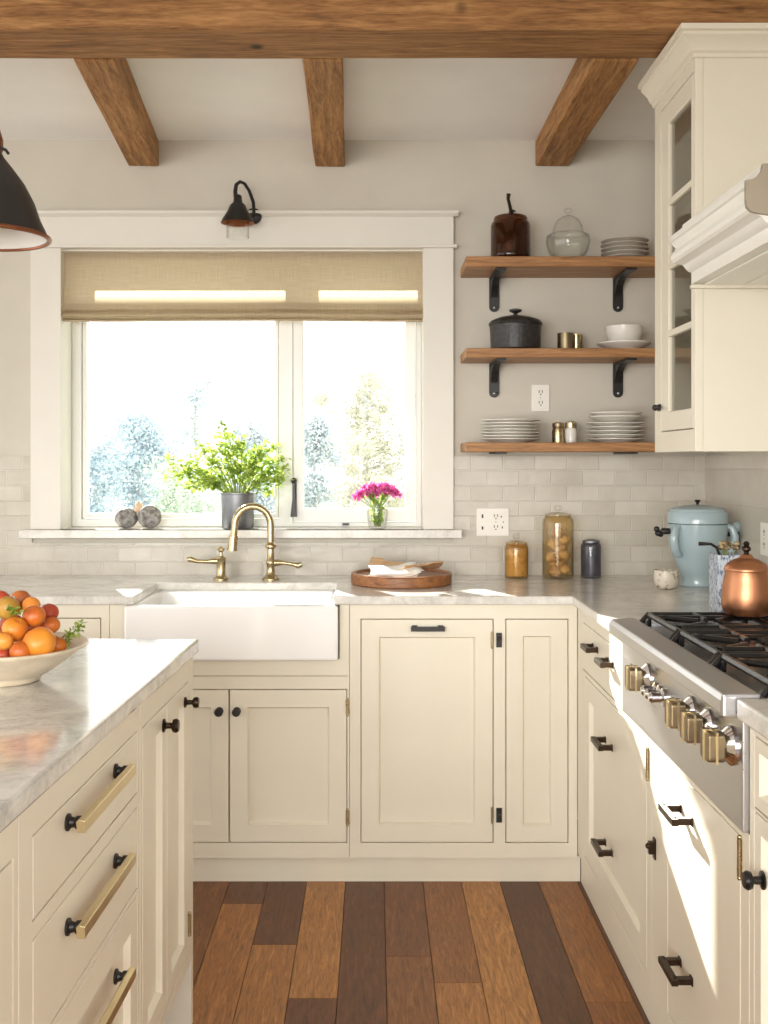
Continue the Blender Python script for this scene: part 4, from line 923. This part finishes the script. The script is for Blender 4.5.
# ------------------------------------------------------------------ trees outside
def tree(px, Y, base_py, top_py, wpx, cols, label, seed, thin=False):
    r = random.Random(seed); zb_ = -1.2; zt_ = wz(top_py, Y); x = wx(px, Y); hw = wpx / 2 * Y / F
    T = thing('tree', label, 'tree', (x, Y, zb_), 0, 'hazy trees outside the window')
    Ht = zt_ - zb_
    tr = MB().tube([(0, 0, 0), (.05, 0, Ht * .4), (-.03, 0, Ht * .7), (0, 0, Ht * .95)], [.09 * Ht / 5, .07 * Ht / 5, .045 * Ht / 5, .012], 8)
    for k in range(14):
        a = r.uniform(0, 2 * PI); z = Ht * r.uniform(.35, .9); L_ = hw * r.uniform(.5, 1) * (1.15 - z / Ht)
        tr.tube([(0, 0, z), (L_ * .5 * math.cos(a), L_ * .5 * math.sin(a), z + L_ * .2), (L_ * math.cos(a), L_ * math.sin(a), z + L_ * .5)], [.03, .02, .006], 5)
    tr.build('trunk', M['trunk'], T)
    m = MB()
    blobs = [(r.gauss(0, .45) * hw, r.gauss(0, .45) * hw, Ht * (.28 + .68 * r.random())) for _ in range(16 if thin else 34)]
    for k, b in enumerate(blobs if not thin else blobs[:9]):
        tp = 1.25 - b[2] / Ht; g = bmesh.ops.create_icosphere(m.bm, subdivisions=3, radius=1)
        rr = hw * r.uniform(.08, .16) * (.6 if thin else 1)
        for q in g['verts']:
            q.co = q.co * rr * (1 + .35 * mnoise.noise(q.co * 2.5 + Vector((k, seed, 0))) + .22 * mnoise.noise(q.co * 7 + Vector((seed, k, 0)))) + Vector((b[0] * tp * 1.5, b[1] * tp * 1.5, b[2]))
    for k in range(4500 if thin else 13000):
        b = r.choice(blobs); tp = 1.25 - b[2] / Ht
        p = Vector((b[0] * tp * 1.5, b[1] * tp * 1.5, b[2])) + Vector((r.gauss(0, .24), r.gauss(0, .24), r.gauss(0, .2))) * hw
        L_ = r.uniform(.010, .022) * Y / 6
        leaf(m, p, Vector((r.gauss(0, 1), r.gauss(0, 1), r.gauss(0, 1))), Vector((r.gauss(0, 1), r.gauss(0, 1), 1)), L_, L_ * .4)
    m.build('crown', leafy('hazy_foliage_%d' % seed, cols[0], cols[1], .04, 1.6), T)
blue = (C(188, 204, 214), C(204, 216, 223)); green = (C(196, 210, 196), C(210, 220, 206)); cream_ = (C(206, 204, 188), C(220, 217, 202)); faint = (C(208, 216, 221), C(218, 224, 227))  # aerial haze is mixed into these pale foliage colours
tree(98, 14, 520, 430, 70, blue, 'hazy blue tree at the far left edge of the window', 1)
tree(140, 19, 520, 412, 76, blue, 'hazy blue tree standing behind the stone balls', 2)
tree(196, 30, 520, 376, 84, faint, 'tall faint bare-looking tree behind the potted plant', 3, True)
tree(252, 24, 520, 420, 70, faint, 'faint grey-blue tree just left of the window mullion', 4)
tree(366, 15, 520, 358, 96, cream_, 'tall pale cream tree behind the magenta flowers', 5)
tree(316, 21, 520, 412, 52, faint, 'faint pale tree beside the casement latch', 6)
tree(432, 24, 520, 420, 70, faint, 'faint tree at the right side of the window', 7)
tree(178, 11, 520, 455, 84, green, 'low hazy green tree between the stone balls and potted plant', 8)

# ------------------------------------------------------------------ light, world, camera
w = bpy.data.worlds.new('sky'); scene.world = w; w.use_nodes = True
bg = w.node_tree.nodes['Background']; bg.inputs['Color'].default_value = (1.0, .99, .97, 1); bg.inputs['Strength'].default_value = 2.5
def lamp(name, kind, loc, energy, target=None, color=(1, 1, 1), **k):
    d = bpy.data.lights.new(name, kind); d.energy = energy; d.color = color
    for a, v in k.items(): setattr(d, a, v)
    o = bpy.data.objects.new(name, d); COL.objects.link(o); o.location = loc
    if target is not None: o.rotation_euler = (Vector(target) - Vector(loc)).to_track_quat('-Z', 'Y').to_euler()
    return o
sd = Vector((.42, -1, -.42))
wc_ = Vector((-.5, 4.15, 1.55)); sp = wc_ - sd.normalized() * 45
lamp('low_sun', 'SPOT', sp, 26 * 4 * PI * 45 * 45, wc_, (1, .96, .88), spot_size=math.radians(5.2), spot_blend=.1, shadow_soft_size=.28)
lamp('fill_light', 'AREA', (-1.2, -1.6, 1.35), 33, (.2, 3.5, .5), (1, .985, .955), shape='RECTANGLE', size=2.6, size_y=1.6, spread=math.radians(68))  # unseen fill lamp added behind the camera to brighten the interior
lamp('fill_light_side', 'AREA', (1.12, -.9, 1.5), 15, (-.5, 1.9, .5), (1, .985, .955), shape='RECTANGLE', size=.9, size_y=1.2, spread=math.radians(80))  # unseen fill lamp added on the right to lift the island fronts
struct(MB().box(-4.6, XR + .2, -2.4, -2.2, 0, ZC + .2).build('wall_front', M['wall']))

cam = bpy.data.cameras.new('camera'); co = bpy.data.objects.new('camera', cam); COL.objects.link(co)
co.location = (0, 0, H); co.rotation_euler = (PI / 2, 0, 0)
cam.sensor_fit = 'AUTO'; cam.sensor_width = 36; cam.lens = F / 1024 * 36
cam.shift_x = (384 - VX) / 1024; cam.shift_y = -(512 - VY) / 1024
cam.clip_start = .05; cam.clip_end = 300
scene.camera = co
scene.view_settings.view_transform = 'Standard'
scene.view_settings.look = 'None'
scene.view_settings.exposure = .06
scene.cycles.use_denoising = True
scene.cycles.max_bounces = 10; scene.cycles.diffuse_bounces = 6; scene.cycles.transparent_max_bounces = 16
scene.cycles.sample_clamp_indirect = 6
